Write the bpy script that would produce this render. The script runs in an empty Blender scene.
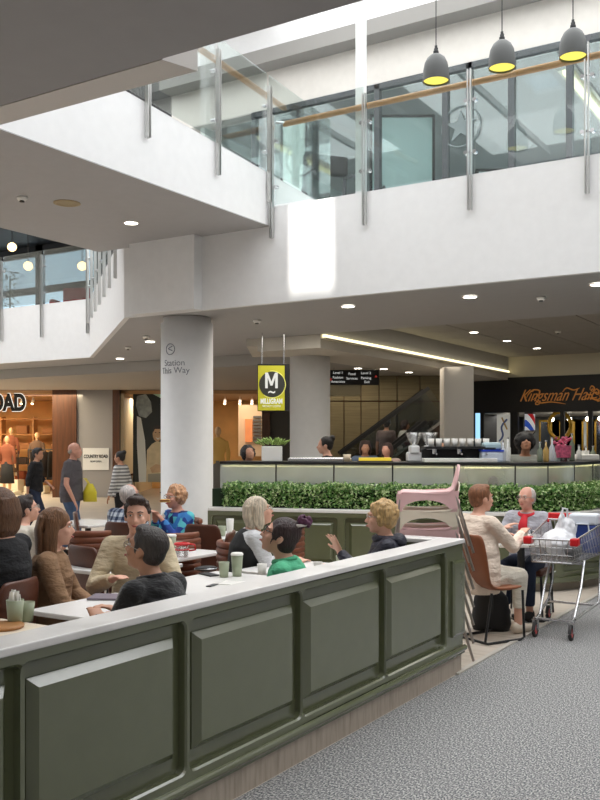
import bpy, bmesh, math, random
from mathutils import Vector, Matrix
random.seed(7)
PI = math.pi
S = bpy.context.scene
COL = S.collection
# ------------------------------------------------------------------ camera
TH = math.radians(32.0); CT, ST = math.cos(TH), math.sin(TH)
F, HZ, EYE = 911.0, 442.0, 1.7
cd = bpy.data.cameras.new('camera'); cam = bpy.data.objects.new('camera', cd); COL.objects.link(cam)
cam.location = (0, 0, EYE); cam.rotation_euler = (PI/2, 0, TH)
cd.sensor_fit = 'HORIZONTAL'; cd.sensor_width = 36; cd.lens = F/600*36; cd.shift_y = (HZ-400)/600
cd.clip_end = 300
S.camera = cam
S.view_settings.view_transform = 'Standard'; S.view_settings.look = 'None'
S.view_settings.gamma = 1; S.view_settings.use_curve_mapping = False
S.view_settings.exposure = 0.0
# ------------------------------------------------------------------ coordinates read off the photo
def P(x, y, d):
    u = (x-300)/F*d
    return Vector((u*CT-d*ST, u*ST+d*CT, EYE+(HZ-y)/F*d))
def G(x, d, z=0.0):
    v = P(x, 0, d); v.z = z; return v
def yawc(fu, fd):
    wx, wy = fu*CT-fd*ST, fu*ST+fd*CT
    return math.atan2(-wx, wy)
CAMF = Matrix.Rotation(TH, 4, 'Z')
# ------------------------------------------------------------------ world, sun, large lights
w = bpy.data.worlds.new('world'); S.world = w; w.use_nodes = True
nt = w.node_tree; bg = nt.nodes['Background']
bg.inputs[0].default_value = (0.72, 0.86, 1.0, 1); bg.inputs[1].default_value = 1.7
def look(o, d):
    o.rotation_euler = Vector(d).to_track_quat('-Z', 'Y').to_euler()
def area(name, loc, d, sx, sy, power, col=(1, 1, 1)):
    l = bpy.data.lights.new(name, 'AREA'); l.shape = 'RECTANGLE'; l.size = sx; l.size_y = sy
    l.energy = power; l.color = col
    o = bpy.data.objects.new(name, l); COL.objects.link(o); o.location = loc; look(o, d); return o
sl = bpy.data.lights.new('sun', 'SUN'); sl.energy = 9.0; sl.angle = math.radians(1.2); sl.color = (1, .97, .9)
SUND = Vector((0.02, 3.8, -5.4)).normalized()
so = bpy.data.objects.new('sun', sl); COL.objects.link(so); look(so, SUND)
area('skylight_main', (-1.9, 8.1, 9.25), (0, 0, -1), 13.0, 9.8, 1350, (.98, .99, 1))
area('skylight_near', (1.0, -5.0, 9.25), (0, 0, -1), 18.0, 9.0, 450, (.98, .99, 1))
area('skylight_far', (-15.5, 9.4, 9.25), (0, 0, -1), 10.5, 9.0, 950, (.97, .98, 1))
area('shop_lights', (-24.0, 18.2, 3.15), (0, 0, -1), 7.0, 4.0, 850, (1, .84, .58))
area('barber_lights', (-6.2, 25.2, 2.44), (0, 0, -1), 5.5, 1.2, 90, (1, .97, .9))
area('servery_lights', (-4.9, 12.0, 3.50), (0, 0, -1), 7.0, 1.6, 110, (1, .95, .86))
area('escalator_lights', tuple(G(385, 20.6, 3.28)), (0, 0, -1), 4.0, 1.2, 38, (1, .86, .66))
area('walkway_lights', tuple(G(80, 24.5, 3.28)), (0, 0, -1), 8.0, 2.0, 60, (1, .98, .95))
area('recess_lights', (-5.0, 18.0, 3.86), (0, 0, -1), 4, 6, 50, (1, .93, .82))
area('upper_room_lights', (0.0, 16.5, 7.40), (0, 0, -1), 14, 3, 200, (.95, 1, 1))
area('poster_bay_lights', tuple(G(138, 29.8, 3.1)), (0, 0, -1), 1.2, 1.2, 60, (1, .86, .66))
area('second_bay_lights', tuple(G(238, 30.5, 3.1)), (0, 0, -1), 2.2, 2.5, 60, (1, .80, .58))
area('concourse_fill', (1.5, 1.2, 3.5), (0, 0, -1), 3, 1.5, 24, (1, .93, .84))  # added fill lamp without a fitting, lifts the green wall
# ------------------------------------------------------------------ materials
def lin(c):
    return tuple(((v/255)/12.92 if v/255 <= .04045 else ((v/255+.055)/1.055)**2.4) for v in c)
MC = {}
def M(name, rgb, rough=.6, metal=0., bump=None, var=0., vs=8., emit=0., spec=None, sheen=0., stretch=None, trans=0.):
    if name in MC: return MC[name]
    m = bpy.data.materials.new(name); m.use_nodes = True; MC[name] = m
    n = m.node_tree.nodes; L = m.node_tree.links; b = n['Principled BSDF']
    c = lin(rgb)
    b.inputs['Base Color'].default_value = (*c, 1); b.inputs['Roughness'].default_value = rough
    b.inputs['Metallic'].default_value = metal
    if spec is not None: b.inputs['Specular IOR Level'].default_value = spec
    if sheen: b.inputs['Sheen Weight'].default_value = sheen
    if trans: b.inputs['Transmission Weight'].default_value = trans
    if emit:
        b.inputs['Emission Color'].default_value = (*c, 1); b.inputs['Emission Strength'].default_value = emit
    tc = n.new('ShaderNodeTexCoord'); mp = n.new('ShaderNodeMapping'); L.new(tc.outputs['Object'], mp.inputs[0])
    if stretch: mp.inputs['Scale'].default_value = stretch
    if var:
        no = n.new('ShaderNodeTexNoise'); no.inputs['Scale'].default_value = vs; no.inputs['Detail'].default_value = 5
        L.new(mp.outputs[0], no.inputs['Vector'])
        r = n.new('ShaderNodeValToRGB'); L.new(no.outputs[0], r.inputs[0])
        r.color_ramp.elements[0].position = .3; r.color_ramp.elements[1].position = .7
        r.color_ramp.elements[0].color = (*[max(0, v*(1-var)) for v in c], 1)
        r.color_ramp.elements[1].color = (*[min(1, v*(1+var)) for v in c], 1)
        L.new(r.outputs[0], b.inputs['Base Color'])
    if bump:
        no = n.new('ShaderNodeTexNoise'); no.inputs['Scale'].default_value = bump[0]; no.inputs['Detail'].default_value = 4
        L.new(mp.outputs[0], no.inputs['Vector'])
        bp = n.new('ShaderNodeBump'); bp.inputs['Strength'].default_value = bump[1]; bp.inputs['Distance'].default_value = bump[2] if len(bump) > 2 else .01
        L.new(no.outputs[0], bp.inputs['Height']); L.new(bp.outputs[0], b.inputs['Normal'])
    return m
def emis(name, rgb, s):
    if name in MC: return MC[name]
    m = bpy.data.materials.new(name); m.use_nodes = True; MC[name] = m
    n = m.node_tree.nodes; n.remove(n['Principled BSDF']); e = n.new('ShaderNodeEmission')
    e.inputs[0].default_value = (*lin(rgb), 1); e.inputs[1].default_value = s
    m.node_tree.links.new(e.outputs[0], n['Material Output'].inputs[0]); return m
def glassm(name, tint, refl=.12, rough=.02):
    if name in MC: return MC[name]
    m = bpy.data.materials.new(name); m.use_nodes = True; MC[name] = m
    n = m.node_tree.nodes; L = m.node_tree.links; n.remove(n['Principled BSDF'])
    t = n.new('ShaderNodeBsdfTransparent'); t.inputs[0].default_value = (*tint, 1)
    g = n.new('ShaderNodeBsdfGlossy'); g.inputs['Roughness'].default_value = rough
    lw = n.new('ShaderNodeLayerWeight'); lw.inputs[0].default_value = .35
    ma = n.new('ShaderNodeMath'); ma.operation = 'MULTIPLY_ADD'; ma.inputs[1].default_value = .5; ma.inputs[2].default_value = refl
    L.new(lw.outputs['Fresnel'], ma.inputs[0])
    mx = n.new('ShaderNodeMixShader'); L.new(ma.outputs[0], mx.inputs[0]); L.new(t.outputs[0], mx.inputs[1]); L.new(g.outputs[0], mx.inputs[2])
    L.new(mx.outputs[0], n['Material Output'].inputs[0]); return m
def rampmat(name, kind, stops, scale, rough=.8, stretch=(1, 1, 1), bumpd=0., coord='Object'):
    """noise / voronoi / brick-like colour pattern"""
    m = bpy.data.materials.new(name); m.use_nodes = True; MC[name] = m
    n = m.node_tree.nodes; L = m.node_tree.links; b = n['Principled BSDF']; b.inputs['Roughness'].default_value = rough
    tc = n.new('ShaderNodeTexCoord'); mp = n.new('ShaderNodeMapping'); mp.inputs['Scale'].default_value = stretch
    L.new(tc.outputs[coord], mp.inputs[0])
    t = n.new('ShaderNodeTexVoronoi' if kind == 'voronoi' else 'ShaderNodeTexNoise'); t.inputs['Scale'].default_value = scale
    L.new(mp.outputs[0], t.inputs['Vector'])
    r = n.new('ShaderNodeValToRGB'); r.color_ramp.interpolation = 'CONSTANT' if kind == 'voronoi' else 'LINEAR'
    src = t.outputs['Color'] if kind == 'voronoi' else t.outputs[0]
    if kind != 'voronoi': t.inputs['Detail'].default_value = 6
    L.new(src, r.inputs[0])
    while len(r.color_ramp.elements) < len(stops): r.color_ramp.elements.new(.5)
    for e, (p, c) in zip(r.color_ramp.elements, stops): e.position = p; e.color = (*lin(c), 1)
    L.new(r.outputs[0], b.inputs['Base Color'])
    if bumpd:
        bp = n.new('ShaderNodeBump'); bp.inputs['Strength'].default_value = bumpd; bp.inputs['Distance'].default_value = .01
        L.new(t.outputs[0], bp.inputs['Height']); L.new(bp.outputs[0], b.inputs['Normal'])
    return m
def plaidmat(name, base, dark, scale):
    m = bpy.data.materials.new(name); m.use_nodes = True; MC[name] = m
    n = m.node_tree.nodes; L = m.node_tree.links; b = n['Principled BSDF']; b.inputs['Roughness'].default_value = .85
    tc = n.new('ShaderNodeTexCoord'); prev = None
    for ax in ('X', 'Z'):
        wv = n.new('ShaderNodeTexWave'); wv.bands_direction = ax; wv.inputs['Scale'].default_value = scale
        L.new(tc.outputs['Object'], wv.inputs['Vector'])
        gt = n.new('ShaderNodeMath'); gt.operation = 'GREATER_THAN'; gt.inputs[1].default_value = .55; L.new(wv.outputs['Fac'], gt.inputs[0])
        if prev is None: prev = gt
        else:
            ad = n.new('ShaderNodeMath'); ad.operation = 'ADD'; L.new(prev.outputs[0], ad.inputs[0]); L.new(gt.outputs[0], ad.inputs[1])
            dv = n.new('ShaderNodeMath'); dv.operation = 'MULTIPLY'; dv.inputs[1].default_value = .5; L.new(ad.outputs[0], dv.inputs[0])
            r = n.new('ShaderNodeValToRGB'); r.color_ramp.interpolation = 'CONSTANT'; L.new(dv.outputs[0], r.inputs[0])
            r.color_ramp.elements.new(.5)
            mid = tuple((base[i]+dark[i])/2 for i in range(3))
            for e, (p, c) in zip(r.color_ramp.elements, [(0, base), (.3, mid), (.8, dark)]): e.position = p; e.color = (*lin(c), 1)
            L.new(r.outputs[0], b.inputs['Base Color'])
    return m
def stripemat(name, cols, scale, axis='Z', rough=.5, diag=False, emit=0):
    m = bpy.data.materials.new(name); m.use_nodes = True; MC[name] = m
    n = m.node_tree.nodes; L = m.node_tree.links; b = n['Principled BSDF']; b.inputs['Roughness'].default_value = rough
    tc = n.new('ShaderNodeTexCoord'); wv = n.new('ShaderNodeTexWave'); wv.wave_profile = 'SAW'
    wv.bands_direction = 'DIAGONAL' if diag else axis; wv.inputs['Scale'].default_value = scale
    L.new(tc.outputs['Object'], wv.inputs['Vector'])
    r = n.new('ShaderNodeValToRGB'); r.color_ramp.interpolation = 'CONSTANT'; L.new(wv.outputs['Fac'], r.inputs[0])
    while len(r.color_ramp.elements) < len(cols): r.color_ramp.elements.new(.5)
    for e, (p, c) in zip(r.color_ramp.elements, cols): e.position = p; e.color = (*lin(c), 1)
    L.new(r.outputs[0], b.inputs['Base Color'])
    if emit: L.new(r.outputs[0], b.inputs['Emission Color']); b.inputs['Emission Strength'].default_value = emit
    return m
white = M('white_paint', (232, 232, 232), .55, bump=(40, .05), var=.02)
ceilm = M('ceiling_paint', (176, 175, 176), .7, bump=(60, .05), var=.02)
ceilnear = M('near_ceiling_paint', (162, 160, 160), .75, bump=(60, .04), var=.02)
beige = M('beige_plaster', (214, 210, 203), .6, var=.03)
green = M('sage_green_lacquer', (98, 102, 74), .2, var=.03, spec=1.0)
gb_ = green.node_tree.nodes['Principled BSDF']; gb_.inputs['Coat Weight'].default_value = .4; gb_.inputs['Coat Roughness'].default_value = .16
marble = rampmat('white_marble', 'noise', [(0, (190, 186, 182)), (.42, (236, 233, 230)), (1, (246, 244, 241))], 3, .25, (1, 1, 1))
steel = M('brushed_steel', (200, 200, 198), .3, 1., bump=(80, .05))
chrome = M('chrome', (210, 210, 212), .15, 1.)
dark = M('black_metal', (28, 28, 30), .45)
blackm = M('matt_black', (20, 20, 22), .6)
inkm = M('letter_ink', (6, 6, 7), .9, spec=.1)
wood = M('oak_handrail', (176, 128, 76), .4, var=.25, vs=6, stretch=(1, 14, 14))
brown = M('brown_leather', (118, 66, 44), .42, bump=(120, .15), var=.15)
brownd = M('dark_brown_leather', (88, 48, 32), .42, bump=(120, .15), var=.15)
cream = M('cream_paint', (226, 218, 196), .6)
glass = glassm('balustrade_glass', (.93, .97, .96), .045)
eglass = glassm('escalator_glass', (.80, .82, .82), .015)
wglass = glassm('window_glass', (.90, .95, .96), .05)
cglass = glassm('counter_glass', (.86, .92, .88), .18, .12)
def frosted():
    m = bpy.data.materials.new('frosted_panel'); m.use_nodes = True
    n = m.node_tree.nodes; L = m.node_tree.links; n.remove(n['Principled BSDF'])
    t = n.new('ShaderNodeBsdfTransparent'); t.inputs[0].default_value = (.9, .95, .92, 1)
    d = n.new('ShaderNodeBsdfDiffuse'); d.inputs[0].default_value = (.74, .76, .72, 1)
    g = n.new('ShaderNodeBsdfGlossy'); g.inputs['Roughness'].default_value = .15
    no = n.new('ShaderNodeTexNoise'); no.inputs['Scale'].default_value = 1.1; tc = n.new('ShaderNodeTexCoord'); L.new(tc.outputs['Object'], no.inputs['Vector'])
    a = n.new('ShaderNodeMixShader'); L.new(no.outputs[0], a.inputs[0]); L.new(t.outputs[0], a.inputs[1]); L.new(d.outputs[0], a.inputs[2])
    b = n.new('ShaderNodeMixShader'); b.inputs[0].default_value = .14; L.new(a.outputs[0], b.inputs[1]); L.new(g.outputs[0], b.inputs[2])
    L.new(b.outputs[0], n['Material Output'].inputs[0]); return m
cglass = frosted()
dglow = emis('downlight_glow', (255, 246, 232), 14)
cove = emis('cove_glow', (255, 240, 190), 2.2)
# ------------------------------------------------------------------ mesh helpers
class MB:
    def __init__(s, Mx=None): s.bm = bmesh.new(); s.M = Mx or Matrix()
    def _xf(s, vs, m): 
        for v in vs: v.co = s.M @ (m @ v.co)
    def box(s, lo, hi, rot=None):
        c = [(lo[i]+hi[i])/2 for i in range(3)]; d = [abs(hi[i]-lo[i]) for i in range(3)]
        m = Matrix.Translation(c) @ (rot or Matrix()) @ Matrix.Diagonal((*d, 1))
        r = bmesh.ops.create_cube(s.bm, size=1); s._xf(r['verts'], m); return s
    def ell(s, c, r, sub=2, rot=None):
        if not hasattr(r, '__len__'): r = (r, r, r)
        m = Matrix.Translation(c) @ (rot or Matrix()) @ Matrix.Diagonal((*r, 1))
        k = bmesh.ops.create_icosphere(s.bm, subdivisions=sub, radius=1); s._xf(k['verts'], m); return s
    def loft(s, pts, rad, n=12, side=None, caps=True, closed=False):
        pts = [Vector(p) for p in pts]; rings = []
        for i, p in enumerate(pts):
            a = pts[i-1] if i else (pts[-1] if closed else p); b = pts[i+1] if i < len(pts)-1 else (pts[0] if closed else p)
            t = (b-a).normalized() if (b-a).length > 1e-9 else Vector((0, 0, 1))
            if side is not None: x = Vector(side); x = (x-t*x.dot(t)).normalized()
            elif i and not closed: x = (px_-t*px_.dot(t)); x = x.normalized() if x.length > 1e-6 else t.orthogonal().normalized()
            else:
                x = Vector((0, 0, 1)).cross(t); x = x.normalized() if x.length > 1e-3 else Vector((1, 0, 0))
            px_ = x; y = t.cross(x)
            r = rad[i] if hasattr(rad, '__len__') else rad
            rx, ry = r if hasattr(r, '__len__') else (r, r)
            rings.append([s.bm.verts.new(s.M @ (p+x*rx*math.cos(2*PI*k/n)+y*ry*math.sin(2*PI*k/n))) for k in range(n)])
        m = len(rings)
        for i in range(m if closed else m-1):
            A, B = rings[i], rings[(i+1) % m]
            for k in range(n): s.bm.faces.new((A[k], A[(k+1) % n], B[(k+1) % n], B[k]))
        if caps and not closed: s.bm.faces.new(rings[0][::-1]); s.bm.faces.new(rings[-1])
        return s
    def cap(s, a, b, r0, r1=None, n=12, sub=2):
        r1 = r0 if r1 is None else r1
        s.loft([a, b], [r0, r1], n); s.ell(a, r0, sub); s.ell(b, r1, sub); return s
    def cyl(s, a, b, r0, r1=None, n=16): return s.loft([a, b], [r0, r0 if r1 is None else r1], n)
    def lathe(s, prof, c=(0, 0, 0), n=24):
        rs = []
        for r, z in prof:
            rs.append([s.bm.verts.new(s.M @ Vector((c[0]+max(r, 1e-4)*math.cos(2*PI*k/n), c[1]+max(r, 1e-4)*math.sin(2*PI*k/n), c[2]+z))) for k in range(n)])
        for A, B in zip(rs, rs[1:]):
            for k in range(n): s.bm.faces.new((A[k], A[(k+1) % n], B[(k+1) % n], B[k]))
        return s
    def prism(s, poly, a, b, axis='z'):
        def mk(p, h):
            return {'z': (p[0], p[1], h), 'x': (h, p[0], p[1]), 'y': (p[0], h, p[1])}[axis]
        A = [s.bm.verts.new(s.M @ Vector(mk(p, a))) for p in poly]; B = [s.bm.verts.new(s.M @ Vector(mk(p, b))) for p in poly]
        n = len(poly); s.bm.faces.new(A); s.bm.faces.new(B[::-1])
        for k in range(n): s.bm.faces.new((A[k], B[k], B[(k+1) % n], A[(k+1) % n]))
        return s
    def poly(s, pts): s.bm.faces.new([s.bm.verts.new(s.M @ Vector(p)) for p in pts]); return s
    def build(s, name, mat, parent=None, smooth=False, bevel=0, vox=0, sm=0, sub=0, solid=0):
        bmesh.ops.recalc_face_normals(s.bm, faces=s.bm.faces)
        me = bpy.data.meshes.new(name); s.bm.to_mesh(me); s.bm.free()
        o = bpy.data.objects.new(name, me); COL.objects.link(o)
        if vox or sm or solid:
            if solid: md = o.modifiers.new('s', 'SOLIDIFY'); md.thickness = solid; md.offset = 0
            if vox: md = o.modifiers.new('r', 'REMESH'); md.mode = 'VOXEL'; md.voxel_size = vox
            if sm: md = o.modifiers.new('m', 'SMOOTH'); md.iterations = sm; md.factor = .5
            bpy.context.view_layer.update()
            ev = o.evaluated_get(bpy.context.evaluated_depsgraph_get())
            m2 = bpy.data.meshes.new_from_object(ev); o.modifiers.clear(); o.data = m2; m2.name = name
        for mt in (mat if isinstance(mat, list) else [mat]): o.data.materials.append(mt)
        if smooth or vox:
            for p in o.data.polygons: p.use_smooth = True
        if bevel:
            md = o.modifiers.new('bevel', 'BEVEL'); md.width = bevel; md.segments = 2; md.limit_method = 'ANGLE'; md.angle_limit = .7
        if sub: md = o.modifiers.new('sub', 'SUBSURF'); md.levels = sub; md.render_levels = sub
        if parent: o.parent = parent
        return o
def tag(o, label, cat, group=None, kind=None):
    o['label'] = label; o['category'] = cat
    if group: o['group'] = group
    if kind: o['kind'] = kind
    return o
def struct(o): o['kind'] = 'structure'; return o
def thing(name, label, cat, loc=(0, 0, 0), rz=0, group=None):
    o = bpy.data.objects.new(name, None); COL.objects.link(o); o.location = loc; o.rotation_euler = (0, 0, rz)
    o.empty_display_size = .1
    return tag(o, label, cat, group)
def copy_tree(o, parent=None, label=None, loc=None, rz=None):
    c = o.copy(); COL.objects.link(c); c.parent = parent
    if label: c['label'] = label
    if loc is not None: c.location = loc
    if rz is not None: c.rotation_euler[2] = rz
    for ch in list(o.children): copy_tree(ch, c)
    return c
def text(s, name, body, size, mat, mw, parent=None, ext=.004, shear=0, bold=0, align='CENTER', bend=None, sx=1.0):
    """lettering as a mesh; mw = matrix placing the text's XY plane"""
    cu = bpy.data.curves.new(name, 'FONT'); cu.body = body; cu.size = size; cu.extrude = ext; cu.shear = shear
    cu.align_x = align; cu.align_y = 'CENTER'; cu.offset = bold
    t = bpy.data.objects.new(name, cu); COL.objects.link(t); bpy.context.view_layer.update()
    me = bpy.data.meshes.new_from_object(t.evaluated_get(bpy.context.evaluated_depsgraph_get()))
    bpy.data.objects.remove(t)
    for v in me.vertices: v.co.x *= sx
    if bend:
        for v in me.vertices:
            a = v.co.x/bend; r = bend+v.co.z; y = v.co.y
            v.co = (r*math.sin(a), y, r*math.cos(a)-bend)
    me.transform(mw); o = bpy.data.objects.new(name, me); COL.objects.link(o)
    me.materials.append(mat)
    if parent: o.parent = parent
    return o
def face_m(loc, right, up=(0, 0, 1)):
    r = Vector(right).normalized(); u = Vector(up); u = (u-r*u.dot(r)).normalized(); n = r.cross(u)
    m = Matrix((r, u, n)).transposed().to_4x4(); m.translation = Vector(loc); return m
CR = Vector((CT, ST, 0)); CFW = Vector((-ST, CT, 0))      # picture-right and away, in world axes
# ================================================================== STRUCTURE
def onY(x, Y):     # world X where the sight line at picture column x crosses the plane Y
    q = (x-300)/F; d = Y/(q*ST+CT); return q*d*CT-d*ST
def onX(x, X):     # world Y likewise
    q = (x-300)/F; d = X/(q*CT-ST); return q*d*ST+d*CT
FL2 = 4.80; CE = 3.53
XW = -2.56          # public face of the half wall
# floors
carpet = rampmat('grey_loop_carpet', 'noise', [(0, (50, 52, 56)), (.38, (84, 86, 90)), (.50, (130, 130, 130)), (.62, (190, 188, 184)), (1, (226, 224, 220))], 115, .95, (1, .55, 1), .4)
tile = rampmat('pale_timber_tile', 'noise', [(0, (150, 138, 124)), (.45, (198, 186, 172)), (1, (220, 210, 198))], 4, .5, (.6, 6, 1))
mall = M('mall_floor_tile', (168, 158, 146), .35, var=.1, vs=2)
struct(MB().box((XW+.0, -11, -.08), (16, 30, 0)).build('floor', carpet))
struct(MB().box((-13, -11, -.08), (XW, 14.0, 0)).build('floor', tile))
struct(MB().box((-45, -11, -.08), (-13, 45, -.002)).build('floor', mall))
struct(MB().box((-13, 14.0, -.08), (XW, 45, -.002)).build('floor', mall))
struct(MB().box((XW-.02, 6.25, 0), (XW+.02, 16, .012)).build('trim_1', M('floor_edge_strip', (196, 190, 180), .4)))
# upper slab with deep fascia, chamfered corner
slab = [(18, 10), (-9.3, 10), (-14.3, 14.3), (-40, 14.3), (-40, 44), (18, 44)]
struct(MB().prism(slab, 3.92, FL2).build('floor', white))
low = [(18, 10), (-9.3, 10), (-14.3, 14.3), (-40, 14.3), (-40, 17.0), (-13.5, 17.0), (-9.2, 13.3), (18, 13.3)]
# fascia, white face, and the soffit behind it
struct(MB().prism([(18, 10), (-9.3, 10), (-14.3, 14.3), (-40, 14.3), (-40, 14.38), (-14.26, 14.38), (-9.27, 10.08), (18, 10.08)], CE, 3.92).build('trim_2', white))
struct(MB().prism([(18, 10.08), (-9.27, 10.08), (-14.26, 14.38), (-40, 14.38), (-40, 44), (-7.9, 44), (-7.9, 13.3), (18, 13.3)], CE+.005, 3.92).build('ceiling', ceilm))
struct(MB().box((-7.9, 22.8, 3.36), (18, 44, 3.92)).build('ceiling', cream))
# recessed ceiling of square tiles
tm = MB()
for i in range(8):
    for j in range(8):
        x0 = -7.9+i*1.2; y0 = 13.3+j*1.2
        if y0 > 22.7: continue
        tm.box((x0+.012, y0+.012, 3.89), (x0+1.188, min(y0+1.188, 22.8), 3.918))
struct(tm.build('ceiling', M('ceiling_tile', (172, 168, 162), .8, bump=(200, .2), var=.04)))
# bulkhead beside the recess, with its cove
struct(MB().box((-9.2, 13.3, 3.30), (-7.9, 22.8, CE)).build('ceiling', M('bulkhead_paint', (206, 200, 188), .7)))
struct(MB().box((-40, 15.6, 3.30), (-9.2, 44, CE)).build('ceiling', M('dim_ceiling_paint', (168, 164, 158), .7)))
cl = thing('cove_light', 'long warm cove light strip along the bulkhead over the café counter', 'light', (-7.89, 18, 3.5), 0)
MB().box((0, -4.65, -.03), (.05, 4.7, .03)).build('diffuser', cove, cl)
MB().box((-.005, -4.7, -.055), (.09, 4.75, -.03)).build('ledge', cream, cl)
c2 = P(0, 371, 23.2); c3 = P(118, 380, 26.2)
cl = thing('cove_light', 'warm cove light strip above the clothing shop front', 'light', (0, 0, 0), 0)
MB().loft([c2+Vector((-.5, -1.5, 0))*2, c3], [(.05, .05)]*2, 6).build('diffuser', cove, cl)
MB().loft([c2+Vector((-.5, -1.5, .07))*2, c3+Vector((0, 0, .09))], [(.16, .04)]*2, 6).build('ledge', cream, cl)
# bridge slab with sloping deck, at the picture's upper left
def deck(y): return 5.26-.071*(y-9.82)
struct(MB().prism([(-3, 4.56), (10.0, 4.56), (10.0, FL2), (13.0, FL2), (13.0, deck(13)), (-3, deck(-3))], -9.8, -6.72, 'x').build('floor', white))
struct(MB().box((-9.8, -3, 4.55), (-6.72, 10, 4.562)).build('ceiling', ceilm))
# column head box under the bridge
struct(MB().box((onY(129, 9.82), 9.82, CE), (onY(194, 9.82), 10.05, 4.56)).build('trim_3', white))
# near slab overhead
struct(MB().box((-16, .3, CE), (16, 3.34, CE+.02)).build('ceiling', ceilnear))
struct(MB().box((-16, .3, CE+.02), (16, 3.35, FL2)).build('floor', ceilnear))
struct(MB().prism([(3.35, CE), (3.62, CE+.04), (3.62, CE+.5), (3.35, CE+.5)], -16, -2.87, 'x').build('trim_4', M('lip_lit_tone', (214, 208, 202), .7)))  # paler colour stands in for light on the sloped lip
# roof: white well, glazing bars, added solid deck, slotted to shape the sun patch
z0 = 9.6
RX0, RX1, RY0, RY1 = -24, 18, -11, 14.5
px0, px1, py0, py1 = -6.42, -5.78, 5.75, 6.85
rf = MB()
rf.box((RX0, RY0, z0), (px0, RY1, z0+.1)); rf.box((px1, RY0, z0), (RX1, RY1, z0+.1))
rf.box((px0, RY0, z0), (px1, py0, z0+.1)); rf.box((px0, py1, z0), (px1, RY1, z0+.1))
struct(rf.build('ceiling', white))
gb = MB()
for i in range(14): gb.box((-21.0+i*2.0, 3.0, 9.05), (-20.92+i*2.0, 13.1, 9.2))
struct(gb.build('trim_5', white))
# upper back wall above the shop windows
YB = 13.1
struct(MB().box((-11, YB, 7.45), (18, YB+.3, 8.12)).build('wall_back', beige))
struct(MB().box((-11, YB-.35, 8.12), (18, YB+.3, 8.36)).build('trim_6', M('grey_steel_beam', (138, 136, 132), .6)))
struct(MB().box((-11, YB-.05, 8.36), (18, YB+.3, 9.6)).build('wall_back', white))
struct(MB().box((18, -11, FL2), (18.2, 14, 9.6)).build('wall_right', white))
struct(MB().box((-24, -11.2, FL2), (18, -11, 9.6)).build('wall_front', white))
struct(MB().box((-24.2, -11, FL2), (-24, 14, 9.6)).build('wall_left', beige))
# upper ceiling beyond, dark on the left
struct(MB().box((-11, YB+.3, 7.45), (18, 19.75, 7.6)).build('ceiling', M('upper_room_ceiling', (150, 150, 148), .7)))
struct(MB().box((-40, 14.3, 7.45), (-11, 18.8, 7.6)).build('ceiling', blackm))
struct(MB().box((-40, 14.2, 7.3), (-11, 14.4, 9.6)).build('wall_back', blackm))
# ground-floor far walls
struct(MB().box((-50, 44, -.1), (18, 44.2, 3.9)).build('wall_back', M('far_wall', (90, 84, 78), .8)))
struct(MB().box((16, -11, 0), (16.2, 44, 4.8)).build('wall_right', beige))
struct(MB().box((-45.2, -11, 0), (-45, 44, 3.9)).build('wall_left', beige))
struct(MB().box((-45, -11.2, 0), (16, -11, 4.8)).build('wall_front', beige))
# ---- columns
def column(name, c, r, h, label, fl=True):
    o = MB().lathe([(0, 0), (r+.01, 0), (r+.01, .1), (r, .1), (r, h-.08), (r-.03, h-.08), (r-.03, h), (0, h)], n=56).build('column', white)
    o.location = c
    for p in o.data.polygons: p.use_smooth = abs(p.normal.z) < .5
    return tag(o, label, 'column')
cc = G(187, 13.5); col1 = column('column', (cc.x, cc.y, 0), .385, CE-.001, 'large round white column with a wayfinding arrow printed on it')
cc2 = G(310, 17.2); column('column', (cc2.x, cc2.y, 0), .38, 3.40, 'round white column beside the yellow hanging café sign')
struct(MB(CAMF).box((-.95, 16.2, 3.40), (.7, 18.2, CE+.2)).build('trim_7', M('bulkhead_paint', (206, 200, 188), .7)))
cs = G(456.5, 19.5); sc_ = MB().box((-.31, -.31, 0), (.31, .31, 3.3)).build('column', M('grey_column_paint', (196, 193, 188), .6), bevel=.01)
sc_.location = (cs.x, cs.y, 0); sc_.rotation_euler[2] = TH; tag(sc_, 'square pale grey column between the escalator and the barber shop', 'column')
# printing on the column (parts of the column)
def on_col(y, body, size, name, px=176.5):
    rc = .387
    ang = math.asin(max(-1, min(1, (px-187)*13.2/F/rc)))
    n = (CR*math.sin(ang)-CFW*math.cos(ang)); r = (CR*math.cos(ang)+CFW*math.sin(ang))
    z = EYE+(HZ-y)/F*13.15
    # the bend turns the lettering around the shaft
    pos = Vector((cc.x, cc.y, z))+n*rc
    t = text(S, name, body, size, M('grey_print', (142, 144, 150), .6), face_m(pos, r), None, .0012, bend=rc)
    t.parent = col1; t.matrix_parent_inverse = Matrix.Translation((-cc.x, -cc.y, 0)); return t, pos, r, n
on_col(363, 'Station', .125, 'lettering'); on_col(370.5, 'This Way', .125, 'lettering')
_, pos, r_, n_ = on_col(349, '<', .17, 'arrow', 173)
cm = MB(); k = []
for i in range(28):
    a = 2*PI*i/28; q = .078*math.cos(a)
    ang = q/.388
    k.append(Vector((cc.x, cc.y, pos.z+.078*math.sin(a)))+(n_*math.cos(ang)+r_*math.sin(ang))*.388)
o = cm.loft(k, .006, 6, closed=True).build('arrow_ring', MC['grey_print']); o.parent = col1; o.matrix_parent_inverse = Matrix.Translation((-cc.x, -cc.y, 0))
# ---- slim steel post in the void
pp = P(361, 190, 11.55); tag(MB().box((pp.x-.055, pp.y-.055, FL2), (pp.x+.055, pp.y+.055, 9.05)).build('steel_post', M('white_steel', (222, 224, 222), .4), bevel=.01), 'slim white steel post rising to the skylight behind the glass balustrade', 'post')
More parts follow.
